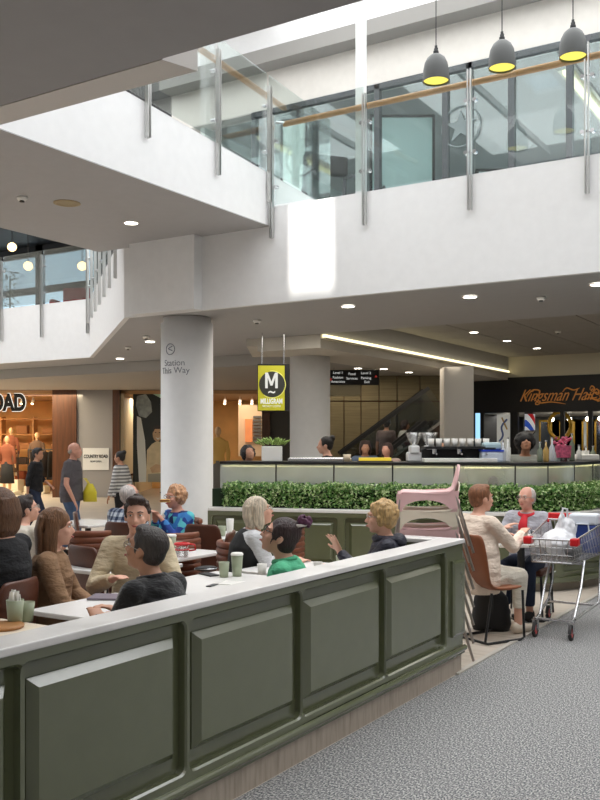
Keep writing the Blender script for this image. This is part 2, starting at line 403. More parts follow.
# ================================================================== BALUSTRADES
def fin(root, x, y, z0, z1, nrm, zc=(0.25, .85), base=0):
    """flat steel post bolted to a fascia; nrm = outward unit vector"""
    n = Vector(nrm); t = Vector((-n.y, n.x, 0)); a = Vector((x, y, 0))+n*.045
    R = Matrix.Rotation(math.atan2(t.y, t.x), 4, 'Z')
    p = MB()
    for k in (-.018, .018):
        c = a+t*k; p.box((c.x-.006, c.y-.026, z0), (c.x+.006, c.y+.026, z1), R)
    po = p.build('post', steel, root)
    cp = MB()
    for zz in zc:
        for k in (-.055, .055):
            cp = MB(); c = a+t*k-n*.03; cp.cyl((c.x-n.x*.03, c.y-n.y*.03, base+zz), (c.x+n.x*.03, c.y+n.y*.03, base+zz), .024, n=10)
            c2_ = a-n*.01; cp.cyl((c2_.x, c2_.y, base+zz), (c.x, c.y, base+zz), .012, n=8); cp.build('glass_clamp', chrome, po)
# right balustrade, plane Y=10
br = thing('glass_balustrade', 'glass balustrade with timber handrail above the deep white fascia', 'balustrade', (0, 0, 0))
xs = [onY(x, 10) for x in (273.5, 366, 471, 588)]+[onY(588, 10)+1.5]
for x in xs: fin(br, x, 10, FL2-.42, FL2+1.2, (0, -1, 0), base=FL2)
for a, b in zip(xs, xs[1:]): MB().box((a+.03, 9.985, FL2+.02), (b-.03, 9.997, FL2+1.30)).build('glass_panel', glass, br)
MB().loft([(xs[0]+.1, 10.1, FL2+1.1), (xs[-1], 10.1, FL2+1.1)], [(.038, .038)]*2, 14).build('handrail', wood, br, smooth=True)
xm = [onY(x, 10.1) for x in (318, 366, 471, 588)]
MB().loft([(xs[0]+.02, 10.03, FL2+1.12), (xs[0]+.16, 10.1, FL2+1.1)], [.02]*2, 10).build('handrail_bracket', chrome, br)
# ramp balustrade, plane X=-6.72
bl = thing('glass_balustrade', 'sloping glass balustrade with timber handrail on the edge of the upper walkway', 'balustrade', (0, 0, 0))
ys = [onX(x, -6.72) for x in (145, 215.5)]+[9.93]
for y in ys: fin(bl, -6.72, y, deck(y)-.40, deck(y)+1.12, (1, 0, 0), base=deck(y))
ys2 = [ys[0]-1.3]+ys+[11.6]
def slop(mb, xa, xb, ya, yb, h0, h1): mb.prism([(ya, deck(ya)+h0), (yb, deck(yb)+h0), (yb, deck(yb)+h1), (ya, deck(ya)+h1)], xa, xb, 'x')
for a, b in zip(ys2, ys2[1:]):
    g = MB(); slop(g, -6.71, -6.698, a+.03, b-.03, .02, 1.28); g.build('glass_panel', glass, bl)
MB().loft([(-6.82, 5.2, deck(5.2)+1.08), (-6.82, 10.5, deck(10.5)+1.08), (-6.82, 10.55, deck(10.5)+1.07)], [(.04, .04)]*2+[.02], 14).build('handrail', wood, bl, smooth=True)
MB().loft([(-9.7, 5.2, deck(5.2)+.98), (-9.7, 12.5, deck(12.5)+.98)], [(.03, .03)]*2, 10).build('handrail', dark, bl, smooth=True)
# left far balustrade: plane Y=14.3, and chamfer
bf = thing('glass_balustrade', 'glass balustrade turning the corner of the far balcony beyond the walkway', 'balustrade', (0, 0, 0))
xf = [onY(x, 14.3) for x in (-48, 3, 43)]+[-14.32]
for x in xf: fin(bf, x, 14.3, FL2-.75, FL2+1.1, (0, -1, 0), base=FL2)
for a, b in zip(xf, xf[1:]): MB().box((a+.03, 14.28, FL2+.02), (b-.03, 14.292, FL2+1.2)).build('glass_panel', glass, bf)
ca, cb = Vector((-14.3, 14.3, 0)), Vector((-9.3, 10, 0)); dv = (cb-ca); nn = Vector((dv.y, -dv.x, 0)).normalized(); nn = nn if nn.y < 0 else -nn
NP = 7
for i in range(NP):
    q = ca+dv*((i+.12)/NP); fin(bf, q.x, q.y, FL2-.55, FL2+1.05, nn, base=FL2)
    a, b = ca+dv*((i+.16)/NP), ca+dv*((i+1.08)/NP)
    if b.x > -9.4: b = cb
    MB().poly([(a.x, a.y, FL2+.02), (b.x, b.y, FL2+.02), (b.x, b.y, FL2+1.2), (a.x, a.y, FL2+1.2)]).build('glass_panel', glass, bf, solid=.012)
# ================================================================== UPPER LEVEL GLAZING
frame = M('dark_grey_frame', (70, 72, 76), .45)
def glazing(n, xs, y, z0, z1, fw, mat, mid=None, gm=None):
    o = MB()
    for x in xs: o.box((x-fw/2, y-.05, z0), (x+fw/2, y+.05, z1))
    for i in range(len(xs)-1):
        o.box((xs[i], y-.05, z1-fw), (xs[i+1], y+.05, z1)); o.box((xs[i], y-.05, z0), (xs[i+1], y+.05, z0+fw))
        if mid: o.box((xs[i], y-.04, mid-fw/3), (xs[i+1], y+.04, mid+fw/3))
    w_ = struct(o.build('window_%d' % n, mat))
    g = MB()
    for i in range(len(xs)-1): g.box((xs[i]+fw/2, y-.006, z0+fw), (xs[i+1]-fw/2, y+.006, z1-fw))
    g.build('pane', gm or wglass, w_)
glazing(1, [onY(x, YB) for x in (255, 300, 362, 378, 446, 470, 512, 570, 640, 720)], YB, FL2, 7.45, .09, frame)
# outer window wall of the upper room, looking on the sky
glazing(2, [-14+i*1.55 for i in range(16)], 19.5, FL2, 7.45, .42, frame, 6.0)
glazing(3, [-30, -27.6, -25.3, -23.0, -20.6, -18.2], 18.6, FL2, 7.45, .30, blackm, 6.15)
struct(MB().box((-18.2, 18.5, FL2), (-14, 18.7, 7.45)).build('wall_back', M('brown_interior_wall', (84, 62, 56), .7)))
struct(MB().box((-10.4, 13.2, FL2), (-10.3, 19.5, 7.45)).build('wall_left', M('pale_partition', (200, 212, 208), .6)))
# a lit bulkhead seen through the glass
cl = thing('cove_light', 'warm light line on the upstairs ceiling behind the glazing', 'light', (-3.9, 16.0, 7.3))
MB().box((-.04, -2.2, -.03), (.04, 2.2, .03)).build('diffuser', cove, cl); MB().box((-.12, -2.2, .03), (.12, 2.2, .1)).build('ledge', cream, cl)
# etched star in a circle on the pane
st = thing('star_decal', 'round grey star emblem stuck on the upstairs shop window', 'decal', (0, 0, 0))
sx_ = onY(461, YB-.02); sz = P(461, 127, (YB)/( (161/F)*ST+CT)).z
dm = M('frost_film', (120, 128, 130), .6)
MB().loft([(sx_+.31*math.cos(2*PI*i/40), YB-.03, sz+.31*math.sin(2*PI*i/40)) for i in range(40)], .012, 6, closed=True).build('ring', dm, st)
MB().prism([(sx_+(.25 if i % 2 == 0 else .10)*math.sin(PI*i/5), sz+(.25 if i % 2 == 0 else .10)*math.cos(PI*i/5)) for i in range(10)], YB-.035, YB-.025, 'y').build('star', dm, st)
ex = tag(MB().box((-.14, -.02, -.09), (.14, .02, .09)).build('exit_sign', M('exit_green', (40, 150, 110), .5, emit=.4)), 'small green exit sign hanging inside the upstairs room', 'sign')
ex.location = P(441, 117, 16.4)
text(S, 'lettering', 'EXIT', .12, emis('exit_white', (235, 255, 245), 1.2), face_m((0, -.025, 0), (1, 0, 0)), ex, .002)
# ================================================================== GREEN PANELLED HALF WALL
def rrect(a0, a1, b0, b1, r, k=5):
    out = []
    for cx_, cy_, s0 in ((a1-r, b1-r, 0), (a0+r, b1-r, 1), (a0+r, b0+r, 2), (a1-r, b0+r, 3)):
        for i in range(k+1):
            t = (s0+i/k)*PI/2; out.append((cx_+r*math.cos(t), cy_+r*math.sin(t)))
    return out
def panel_cell(mp, c0, c1, z0, z1, o0, o1, oz0, oz1, fr, rp, deep=.045, ins=.055, rz=(.31, .84)):
    """mp(a, z, h): point on the face; adds the frame to fr and the raised panel to rp"""
    inn = rrect(o0, o1, oz0, oz1, .035); big = rrect(o0-.008, o1+.008, oz0-.008, oz1+.008, .04)
    cx_, cz_ = (o0+o1)/2, (oz0+oz1)/2; out = []
    for (x, z) in big:
        dx, dz = x-cx_, z-cz_
        t = min(((c1-cx_) if dx > 0 else (c0-cx_))/dx if abs(dx) > 1e-9 else 1e9, ((z1-cz_) if dz > 0 else (z0-cz_))/dz if abs(dz) > 1e-9 else 1e9)
        out.append((cx_+dx*t, cz_+dz*t))
    # corners
    R = [[fr.bm.verts.new(fr.M @ Vector(mp(x, z, h))) for x, z in q] for q, h in ((out, deep), (big, deep), (inn, deep-.01), (inn, 0))]
    n = len(inn)
    for A, B in zip(R, R[1:]):
        for i in range(n): fr.bm.faces.new((A[i], A[(i+1) % n], B[(i+1) % n], B[i]))
    for (xa, za) in ((c0, z0), (c1, z0), (c1, z1), (c0, z1)):
        for i in range(n):
            p, q = out[i], out[(i+1) % n]
            if (abs(p[0]-xa) < 1e-6 and abs(q[1]-za) < 1e-6 and abs(p[1]-za) > 1e-6) or (abs(p[1]-za) < 1e-6 and abs(q[0]-xa) < 1e-6 and abs(p[0]-xa) > 1e-6):
                fr.bm.faces.new((R[0][i], R[0][(i+1) % n], fr.bm.verts.new(fr.M @ Vector(mp(xa, za, deep)))))
    a0, a1, b0, b1 = o0+ins, o1-ins, rz[0], rz[1]
    V = [[rp.bm.verts.new(rp.M @ Vector(mp(x, z, h))) for x, z in ((a0+e, b0+e), (a1-e, b0+e), (a1-e, b1-e), (a0+e, b1-e))] for e, h in ((0, 0), (0, .008), (.035, deep-.006))]
    for A, B in zip(V, V[1:]):
        for i in range(4): rp.bm.faces.new((A[i], A[(i+1) % 4], B[(i+1) % 4], B[i]))
    rp.bm.faces.new(V[-1])
WF = -2.605
YE = onX(463, -2.56)
hw = thing('panelled_half_wall', 'long sage green panelled half wall with a white marble top around the café', 'partition', (0, 0, 0))
def Yx(x): return onX(x, -2.56)
edges = [(Yx(-200), Yx(-80)), (Yx(-70), Yx(12)), (Yx(33), Yx(179)), (Yx(198), Yx(297)), (Yx(308.5), Yx(382)), (Yx(390), Yx(443.5))]
INS = .05
fr = MB()
cuts = [edges[0][0]-.1]+[(a[1]+b[0])/2 for a, b in zip(edges, edges[1:])]+[(edges[-1][1]+Yx(451))/2]
MB().box((-2.70, cuts[0], .137), (WF, YE-.02, .95)).build('core', green, hw)
for i, (a, b) in enumerate(edges):
    rp = MB()
    panel_cell(lambda y, z, h: (WF+h, y, z), cuts[i], cuts[i+1], .137, .95, a-INS, b+INS, .235, .905, fr, rp, ins=INS)
    rp.build('panel', green, hw)
fr.box((WF, cuts[-1], .137), (WF+.045, YE-.004, .95))
fr.build('frame', green, hw, bevel=.003)
rp = MB()
for e in (0,):
    a0, a1, b0, b1 = Yx(450.5), YE-.015, .29, .84
    V = [[rp.bm.verts.new((WF+.044+h, y, z)) for y, z in ((a0+e2, b0+e2), (a1-e2, b0+e2), (a1-e2, b1-e2), (a0+e2, b1-e2))] for e2, h in ((0, 0), (0, .02), (.02, .03))]
    for A, B in zip(V, V[1:]):
        for i in range(4): rp.bm.faces.new((A[i], A[(i+1) % 4], B[(i+1) % 4], B[i]))
    rp.bm.faces.new(V[-1])
rp.build('pilaster', green, hw)
MB().loft([(WF+.055, cuts[0], .175), (WF+.055, YE+.012, .175)], [(.02, .022)]*2, 12).box((WF, cuts[0], .137), (WF+.055, YE+.012, .18)).build('base_moulding', green, hw)
MB().box((-2.68, cuts[0], 0), (-2.565, YE-.02, .137)).box((-3.05, YE-.16, 0), (-2.60, YE-.03, .137)).build('plinth', rampmat('timber_plinth', 'noise', [(0, (130, 116, 100)), (.5, (184, 170, 154)), (1, (206, 194, 180))], 5, .6, (6, 6, .8)), hw)
MB().box((-2.73, cuts[0]-.1, .95), (-2.548, YE+.012, .982)).box((-3.08, YE-.17, .95), (-2.73, YE+.02, .982)).build('countertop', marble, hw, bevel=.006)
MB().box((-3.06, YE-.15, .137), (-2.70, YE-.03, .95)).build('return_panel', green, hw)
# ================================================================== SERVERY COUNTER
cp = [(209, 11.2), (290, 10.95), (366, 10.72), (430, 10.55), (490, 10.4), (540, 10.32), (572, 10.45), (600, 10.8), (622, 11.4), (640, 12.2)]
ctrl = [Vector((G(x, d).x, G(x, d).y, 0)) for x, d in cp]
def crom(pts, n=6):
    out = []
    for i in range(len(pts)-1):
        a, b, c, d = pts[max(0, i-1)], pts[i], pts[i+1], pts[min(len(pts)-1, i+2)]
        for k in range(n):
            t = k/n; out.append(.5*((2*b)+(c-a)*t+(2*a-5*b+4*c-d)*t*t+(3*b-a-3*c+d)*t**3))
    return out+[pts[-1]]
line = crom(ctrl)
nrm = []
for i, p in enumerate(line):
    t = (line[min(i+1, len(line)-1)]-line[max(i-1, 0)]).normalized(); nrm.append(Vector((t.y, -t.x, 0)))   # towards the camera
cum = [0]
for a, b in zip(line, line[1:]): cum.append(cum[-1]+(b-a).length)
def along(s_):
    s_ = max(0, min(cum[-1]-1e-6, s_))
    for i in range(len(cum)-1):
        if cum[i+1] >= s_:
            f = (s_-cum[i])/(cum[i+1]-cum[i]); return line[i].lerp(line[i+1], f), nrm[i].lerp(nrm[i+1], f).normalized()
def band(o0, o1, z0, z1, name, mat, parent, bevel=0):
    """a strip following the counter, between offsets o0 (front) and o1 (back)"""
    m = MB(); R = []
    for p, n in zip(line, nrm):
        R.append([m.bm.verts.new((q.x, q.y, z)) for q, z in ((p+n*o0, z0), (p+n*o0, z1), (p+n*o1, z1), (p+n*o1, z0))])
    for A, B in zip(R, R[1:]):
        for k in range(4): m.bm.faces.new((A[k], A[(k+1) % 4], B[(k+1) % 4], B[k]))
    m.bm.faces.new(R[0]); m.bm.faces.new(R[-1])
    return m.build(name, mat, parent, bevel=bevel)
ct = thing('servery_counter', 'curved green panelled servery counter with a marble ledge behind the café tables', 'counter', (0, 0, 0))
band(0, -.9, .1, .86, 'body', green, ct)
band(-.05, -.85, 0, .1, 'plinth', M('counter_plinth', (150, 140, 126), .6), ct)
band(.05, -.55, .86, .90, 'ledge', marble, ct, .006)
band(.045, 0, .1, .17, 'base_moulding', green, ct, .01)
LEN = cum[-1]; npan = int(LEN/.78); frc = MB()
for i in range(npan):
    a, b = i*LEN/npan, (i+1)*LEN/npan; rp = MB()
    def mp(s_, z, h):
        p, n = along(s_); q = p+n*(h+.001); return (q.x, q.y, z)
    panel_cell(mp, a, b, .17, .86, a+.05, b-.05, .23, .80, frc, rp, ins=.045, rz=(.28, .75))
    rp.build('panel', green, ct)
frc.build('frame', green, ct)
# glazed upper cabinet and the dark servery top
gc = thing('glass_display_case', 'long frosted glass display case along the top of the servery counter', 'display case', (0, 0, 0))
band(-.42, -.43, .90, 1.42, 'glass_front', cglass, gc)
band(-.60, -.62, .90, 1.42, 'back_board', M('display_back', (236, 238, 230), .4, var=.16, vs=1.1), gc)
band(-.40, -.95, 1.42, 1.455, 'worktop', M('black_worktop', (24, 24, 26), .3), gc, .004)
band(-.50, -.52, 1.385, 1.40, 'strip_light', emis('case_glow', (255, 236, 176), 3.2), gc)
for s_ in [LEN*k/9 for k in range(1, 9)]:
    p, n = along(s_); q = p-n*.425; MB().box((q.x-.008, q.y-.008, .90), (q.x+.008, q.y+.008, 1.42)).build('divider', dark, gc)
random.seed(3)
for k in range(12):       # cakes and jars glimpsed in the case
    p, n = along(LEN*(.12+.8*k/12)+random.uniform(-.05, .05)); q = p-n*.525
    c_ = random.choice([(230, 170, 60), (220, 120, 50), (200, 190, 150), (120, 80, 50), (235, 225, 205)])
    o = MB().lathe([(0, 0), (.09, 0), (.1, .03), (.085, .1), (.03, .13), (0, .13)], n=16).build('cake', M('cake_%d' % c_[0], c_, .6, var=.1), smooth=True)
    o.location = (q.x, q.y, 1.176); o.scale = (.7, .7, .9); tag(o, 'small round cake shown inside the servery glass case', 'cake', 'cakes in the glass case')
band(-.44, -.60, 1.16, 1.175, 'shelf', chrome, gc)
# hedge
leafm = rampmat('hedge_leaf', 'noise', [(0, (30, 66, 26)), (.42, (64, 116, 46)), (.52, (134, 172, 88)), (.61, (214, 228, 176)), (1, (226, 236, 196))], 22, .5)  # pale stops mix lighter leaves with painted-in highlights
hg = thing('artificial_hedge', 'low boxed green hedge running along the marble ledge of the servery', 'hedge', (0, 0, 0))
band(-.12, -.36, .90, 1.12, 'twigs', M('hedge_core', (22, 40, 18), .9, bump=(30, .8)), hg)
hm = MB(); random.seed(11)
for k in range(15000):
    s_ = random.uniform(.15, LEN-.1); p, n = along(s_)
    f = random.random()
    if f < .62: off, z = random.uniform(-.13, -.03), random.uniform(.905, 1.18)
    else: off, z = random.uniform(-.40, -.05), random.uniform(1.10, 1.20)
    z += .012*math.sin(s_*9)+.01*math.sin(s_*23)
    c_ = p+n*off; c_ = Vector((c_.x, c_.y, z))
    a = Vector((random.gauss(0, 1), random.gauss(0, 1), random.gauss(0, .8))).normalized(); b_ = a.orthogonal().normalized()
    b_ = (b_*math.cos(s_*50)+a.cross(b_)*math.sin(s_*50)); L_ = random.uniform(.016, .028)
    q = [c_-a*L_, c_+b_*L_*.45+Vector((0, 0, .003)), c_+a*L_, c_-b_*L_*.45+Vector((0, 0, .003))]
    hm.bm.faces.new([hm.bm.verts.new(v) for v in q])
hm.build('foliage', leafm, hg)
# ================================================================== FAR LEFT: CLOTHING SHOP (camera-facing façade)
D1 = 28.0
def U(x, d=D1): return (x-300)/F*d
def Zy(y, d=D1): return EYE+(HZ-y)/F*d
cbox = lambda x0, x1, d0, d1, z0, z1: ((U(x0), d0, z0), (U(x1), d1, z1))
walnut = M('walnut_panel', (84, 50, 28), .35, var=.3, vs=3, stretch=(6, 6, .5))
greyw = M('grey_shop_wall', (150, 147, 146), .7, bump=(30, .05))
struct(MB(CAMF).box(*cbox(77, 113, D1, D1+.3, 0, 3.42)).build('wall_back', greyw))
struct(MB(CAMF).box(*cbox(-60, 330, D1-.02, D1+.25, Zy(390), 3.42)).build('trim_8', M('dark_bulkhead', (92, 82, 74), .7)))
struct(MB(CAMF).box(*cbox(270, 291, D1, D1+.3, 0, 3.2)).build('wall_back', M('slate_wall', (88, 86, 80), .7)))
tr = MB(CAMF)
for a, b in ((53, 77), (113, 120), (262, 270)): tr.box(*cbox(a, b, D1-.08, D1+.15, 0, Zy(390)))
tr.box(*cbox(113, 160, D1-.08, D1+.1, Zy(390), Zy(386)))
struct(tr.build('trim_9', walnut))
warm = M('warm_shop_wall', (222, 172, 106), .6, var=.12, vs=1.5)
struct(MB(CAMF).box(*cbox(-90, 330, 33.5, 33.7, 0, 3.2)).build('wall_back', warm))
struct(MB(CAMF).box(*cbox(-90, 330, D1+.3, 33.7, 3.2, 3.3)).build('ceiling', M('shop_ceiling', (190, 150, 108), .7)))
struct(MB(CAMF).box((U(-90)-.2, D1, 0), (U(-90), 33.7, 3.2)).build('wall_left', warm))
struct(MB(CAMF).box(*cbox(118, 123, D1+.1, 33.5, 0, 3.2)).build('wall_left', M('cream_display_wall', (226, 208, 172), .7)))
# shop sign
sg = thing('shop_sign', 'white edged black letters spelling the clothing shop name above its window', 'sign')
g = face_m(CAMF @ Vector((U(27), D1-.16, Zy(403.5))), CR)
g2 = face_m(CAMF @ Vector((U(27), D1-.12, Zy(403.5))), CR)
text(S, 'letter_halo', 'COUNTRY ROAD', .70, emis('sign_halo', (255, 250, 236), 1.1), g2, sg, .01, bold=.048, align='RIGHT', sx=.68)
text(S, 'letters', 'COUNTRY ROAD', .70, inkm, g, sg, .015, bold=.030, align='RIGHT', sx=.68)
MB(CAMF).box(*cbox(-60, 53, D1-.09, D1-.06, Zy(396), Zy(394.5))).build('rail', walnut, sg)
# poster on grey wall
ps = thing('wall_notice', 'small white notice with black lettering on the grey wall beside the clothing shop', 'notice')
MB(CAMF).box(*cbox(83, 109, D1-.03, D1-.005, Zy(470), Zy(448))).build('board', M('notice_white', (222, 222, 220), .5), ps)
text(S, 'lettering', 'COUNTRY ROAD', .14, inkm, face_m(CAMF @ Vector((U(96), D1-.035, Zy(456.5))), CR), ps, .002, bold=.004, sx=.66)
text(S, 'lettering', 'NOW OPEN', .09, inkm, face_m(CAMF @ Vector((U(96), D1-.035, Zy(461.5))), CR), ps, .002, sx=.7)
# big photographic poster: dark backdrop, a light coat and a smiling man in a pale shirt
po = thing('window_poster', 'large shop window poster of a smiling man in a cream shirt', 'poster')
dp = D1+.5
MB(CAMF).box((U(133, dp), dp, Zy(482, dp)), (U(168, dp), dp+.03, Zy(392, dp))).build('board', M('poster_dark', (34, 40, 36), .5), po)
def flat(pts, name, mat, k): MB(CAMF).prism([(U(x, dp), Zy(y, dp)) for x, y in pts], dp-.004*k, dp-.004*k+.003, 'y').build(name, mat, po)
pgrey = M('poster_grey', (150, 160, 158), .5, var=.35, vs=6); pcr = M('poster_cream', (206, 190, 154), .5, var=.12, vs=5)
flat([(137, 396), (146, 394), (151, 402), (152, 412), (146, 418), (139, 416), (136, 406)], 'print', pgrey, 1)
flat([(137, 416), (141, 418), (145, 440), (147, 482), (139, 482), (137, 445)], 'print', M('poster_white', (220, 224, 218), .5), 1)
flat([(133, 392), (168, 392), (168, 402), (150, 392.5)], 'print', M('poster_mint', (196, 226, 200), .5), 2)
flat([(147, 450), (152, 444), (157, 441), (164, 443), (168, 446), (168, 482), (146, 482)], 'print', pcr, 2)
skp = M('poster_skin', (190, 158, 124), .5, var=.1)
flat([(154.3+4.6*math.cos(t*PI/8)+3, 434+7.5*math.sin(t*PI/8)) for t in range(16)], 'print', skp, 3)
flat([(153, 433), (153.5, 427), (157, 425), (161, 426), (162, 433), (160, 429), (155, 429)], 'print', M('poster_hair', (52, 42, 34), .5), 4)
flat([(155.3, 437), (158, 438.4), (160.5, 437), (158, 439.8)], 'print', M('poster_white', (220, 224, 218), .5), 4)
flat([(155, 432.2), (156.4, 432), (156.4, 432.9), (155, 433)], 'print', MC['poster_hair'], 4); flat([(158.8, 432), (160.3, 432.2), (160.3, 433), (158.8, 432.9)], 'print', MC['poster_hair'], 4)
flat([(150, 468), (156, 464), (166, 466), (167, 471), (152, 473)], 'print', skp, 4)
flat([(148, 474), (168, 473), (168, 482), (148, 482)], 'print', M('poster_table', (150, 146, 130), .5), 5)
# shop interior furniture
def cthing(name, label, cat, x, d, z=0, group=None, ry=0):
    p = G(x, d, z); return thing(name, label, cat, tuple(p), TH+ry, group)
sh = cthing('display_shelf', 'tall warm lit shelf unit against the clothing shop back wall', 'shelf', 30, 32.5)
mm = MB()
for k in range(5): mm.box((-2.2, 0, .3+k*.55), (2.4, .5, .34+k*.55))
for x in (-2.2, -1.05, .1, 1.25, 2.4): mm.box((x-.03, 0, 0), (x+.03, .5, 2.6))
mm.build('shelf_frame', M('pale_oak', (196, 142, 84), .5, var=.15), sh)
foldc = [(60, 50, 46), (170, 120, 80), (220, 210, 190), (120, 60, 36), (40, 44, 52)]
random.seed(5)
for i in range(4):
    for j in range(4):
        x = -2.0+i*1.15; z = .345+j*.55; hh = random.uniform(.16, .34)
        c_ = random.choice(foldc)
        o = MB().box((-.2, -.17, 0), (.2, .17, hh)).build('folded_clothes', M('fold_%d' % c_[0], c_, .9, bump=(30, .5), stretch=(1, 1, 8)), bevel=.03)
        q = G(30, 32.75); q = q+CR*(x+random.uniform(.25, .7)); o.location = (q.x, q.y, z); o.rotation_euler[2] = TH
        tag(o, 'folded pile of clothes on the shelf at the back of the clothing shop', 'clothes', 'folded clothes in the shop')
def rail(x, d, cols, label, glabel, grp, wd=1.1):
    t = cthing('clothes_rail', label, 'clothes rail', x, d)
    m = MB(); m.cyl((-wd/2, 0, 1.45), (wd/2, 0, 1.45), .018); 
    for k in (-wd/2, wd/2): m.cyl((k, 0, 0), (k, 0, 1.45), .018); m.cyl((k, -.25, .02), (k, .25, .02), .02)
    m.build('rail_frame', dark, t)
    for i, c_ in enumerate(cols):
        g_ = cthing('hanging_garment', glabel, 'garment', x, d, 0, grp); q = g_.location+CR*((i+.5)/len(cols)-.5)*wd*.86; g_.location = q; g_.rotation_euler[2] = TH+PI/2-.25
        MB().loft([(0, 0, 1.40), (0, 0, 1.36), (0, 0, 1.1), (0, 0, .55)], [(.05, .02), (.2, .03), (.19, .04), (.23, .05)], 12, side=(1, 0, 0)).build('cloth', M('garm_%d_%d' % (c_[0], c_[2]), c_, .9, bump=(12, .6), stretch=(3, 3, .4)), g_, smooth=True)
        MB().loft([(-.0, 0, 1.40), (0, 0, 1.46), (.02, 0, 1.48), (.03, 0, 1.465)], .005, 6).build('hanger', chrome, g_)
rail(45, 29.6, [(40, 34, 32), (30, 28, 30), (54, 44, 40), (26, 26, 28), (190, 140, 60)], 'black clothes rail behind the shop window near the walnut pillar', 'dark garment hanging on the rail near the walnut pillar', 'garments near the pillar')
rail(2, 31, [(230, 220, 200), (200, 170, 130), (120, 70, 40), (80, 60, 50), (240, 236, 226)], 'clothes rail deep inside the warm clothing shop', 'pale garment hanging on the rail deep in the shop', 'garments deep in the shop')
rail(148, 30.5, [(60, 56, 50), (40, 38, 36), (90, 80, 66)], 'short clothes rail behind the window with the poster', 'dark garment hanging behind the poster window', 'garments behind the poster', .9)
dt = cthing('display_table', 'low dark display table in the clothing shop window under the poster', 'table', 149, 29.6)
MB().box((-.6, -.35, .62), (.6, .35, .68)).build('tabletop', walnut, dt)
for a in (-.55, .55):
    for b in (-.3, .3): MB().box((a-.03, b-.03, 0), (a+.03, b+.03, .62)).build('leg', walnut, dt)
skinman = M('mannequin_skin', (206, 166, 122), .5)
def mannequin(x, d, zb, label, cols, ry=0, skirt=True):
    t = cthing('mannequin', label, 'mannequin', x, d, zb, None, ry)
    MB().cyl((0, 0, 0), (0, 0, .03), .2, n=24).build('base', chrome, t)
    MB().box((-.34, -.34, -zb), (.34, .34, 0)).build('plinth', cream, t)
    MB().loft([(0, 0, 1.50), (0, 0, 1.56)], [.045, .045], 12).ell((0, 0, 1.66), (.075, .09, .115), 3).loft([(-.09, 0, .05), (-.09, 0, .5), (-.09, 0, .85)], [.04, .06, .08], 12).loft([(.09, 0, .05), (.09, 0, .5), (.09, 0, .85)], [.04, .06, .08], 12).build('body', skinman, t, smooth=True)
    tp = MB().loft([(0, 0, .85), (0, 0, 1.05), (0, 0, 1.3), (0, 0, 1.44), (0, 0, 1.52)], [(.19, .13), (.15, .11), (.2, .13), (.19, .1), (.06, .05)], 18, side=(1, 0, 0))
    for s_ in (-1, 1): tp.loft([(s_*.18, 0, 1.42), (s_*.25, -.02, 1.15), (s_*.24, .06, .88)], [.065, .055, .045], 10)
    tp.build('jacket', cols[0], t, vox=.018, sm=3)
    bt = MB()
    if skirt: bt.loft([(0, 0, .95), (0, 0, .6), (0, 0, .25)], [(.16, .12), (.21, .16), (.24, .18)], 18, side=(1, 0, 0))
    else:
        for s_ in (-1, 1): bt.loft([(s_*.08, 0, .95), (s_*.1, 0, .5), (s_*.1, 0, .08)], [(.1, .1), (.08, .08), (.07, .08)], 12)
    bt.build('skirt' if skirt else 'trousers', cols[1], t, smooth=True)
    for s_ in (-1, 1): MB().loft([(s_*.24, .07, .87), (s_*.245, .09, .76)], [.03, .018], 8).build('hand', skinman, t)
    return t
rust = M('rust_knit', (126, 70, 46), .9); blk = M('black_cloth', (24, 24, 26), .9); coat = M('brown_coat', (96, 72, 54), .9)
mannequin(7, 29.3, .12, 'shop mannequin in a rust top and long black skirt', (rust, blk))
mannequin(11, 31.0, .42, 'mannequin in a brown knit further back on a raised plinth', (rust, coat))
mannequin(37, 30.2, .25, 'mannequin in a brown coat over a bright yellow top', (coat, M('dark_trouser', (50, 42, 40), .9)), 0, False)
# second bay between the columns
mannequin(218, 22.0, .30, 'golden dress form mannequin in the shop behind the servery', (M('gold_cloth', (214, 170, 90), .7), M('grey_cloth', (120, 116, 110), .8)))
sp = thing('shop_display', 'pale panel with an orange glow and grey slats inside the shop', 'display')
MB(CAMF).box(*cbox(230, 261, 31.8, 31.9, 1.2, 3.0)).build('board', M('pale_panel', (232, 206, 176), .6), sp)
MB(CAMF).box(*cbox(238, 246, 31.7, 31.8, 1.7, 2.5)).build('glow_picture', M('orange_picture', (240, 150, 96), .6, var=.2, vs=2, emit=.25), sp)
mm = MB(CAMF)
for k in range(8): mm.box(*cbox(247, 256, 31.7, 31.78, 1.7+k*.12, 1.77+k*.12))
mm.build('slats', M('slat_grey', (104, 104, 104), .6), sp)
for k, x in enumerate((-5, 8, 22, 33, 225, 240, 252)):
    t = thing('track_spotlight', 'small white track spotlight on the clothing shop ceiling', 'light', tuple(G(x, 30.2, 3.2)), TH, 'track spotlights in the clothing shop')
    MB().cyl((0, 0, 0), (0, 0, -.1), .015).cyl((0, .03, -.08), (0, -.09, -.24), .045).build('can', M('lamp_white', (230, 226, 220), .4), t)
    MB().cyl((0, -.088, -.238), (0, -.092, -.246), .036).build('lens', emis('warm_lens', (255, 220, 170), 12), t)
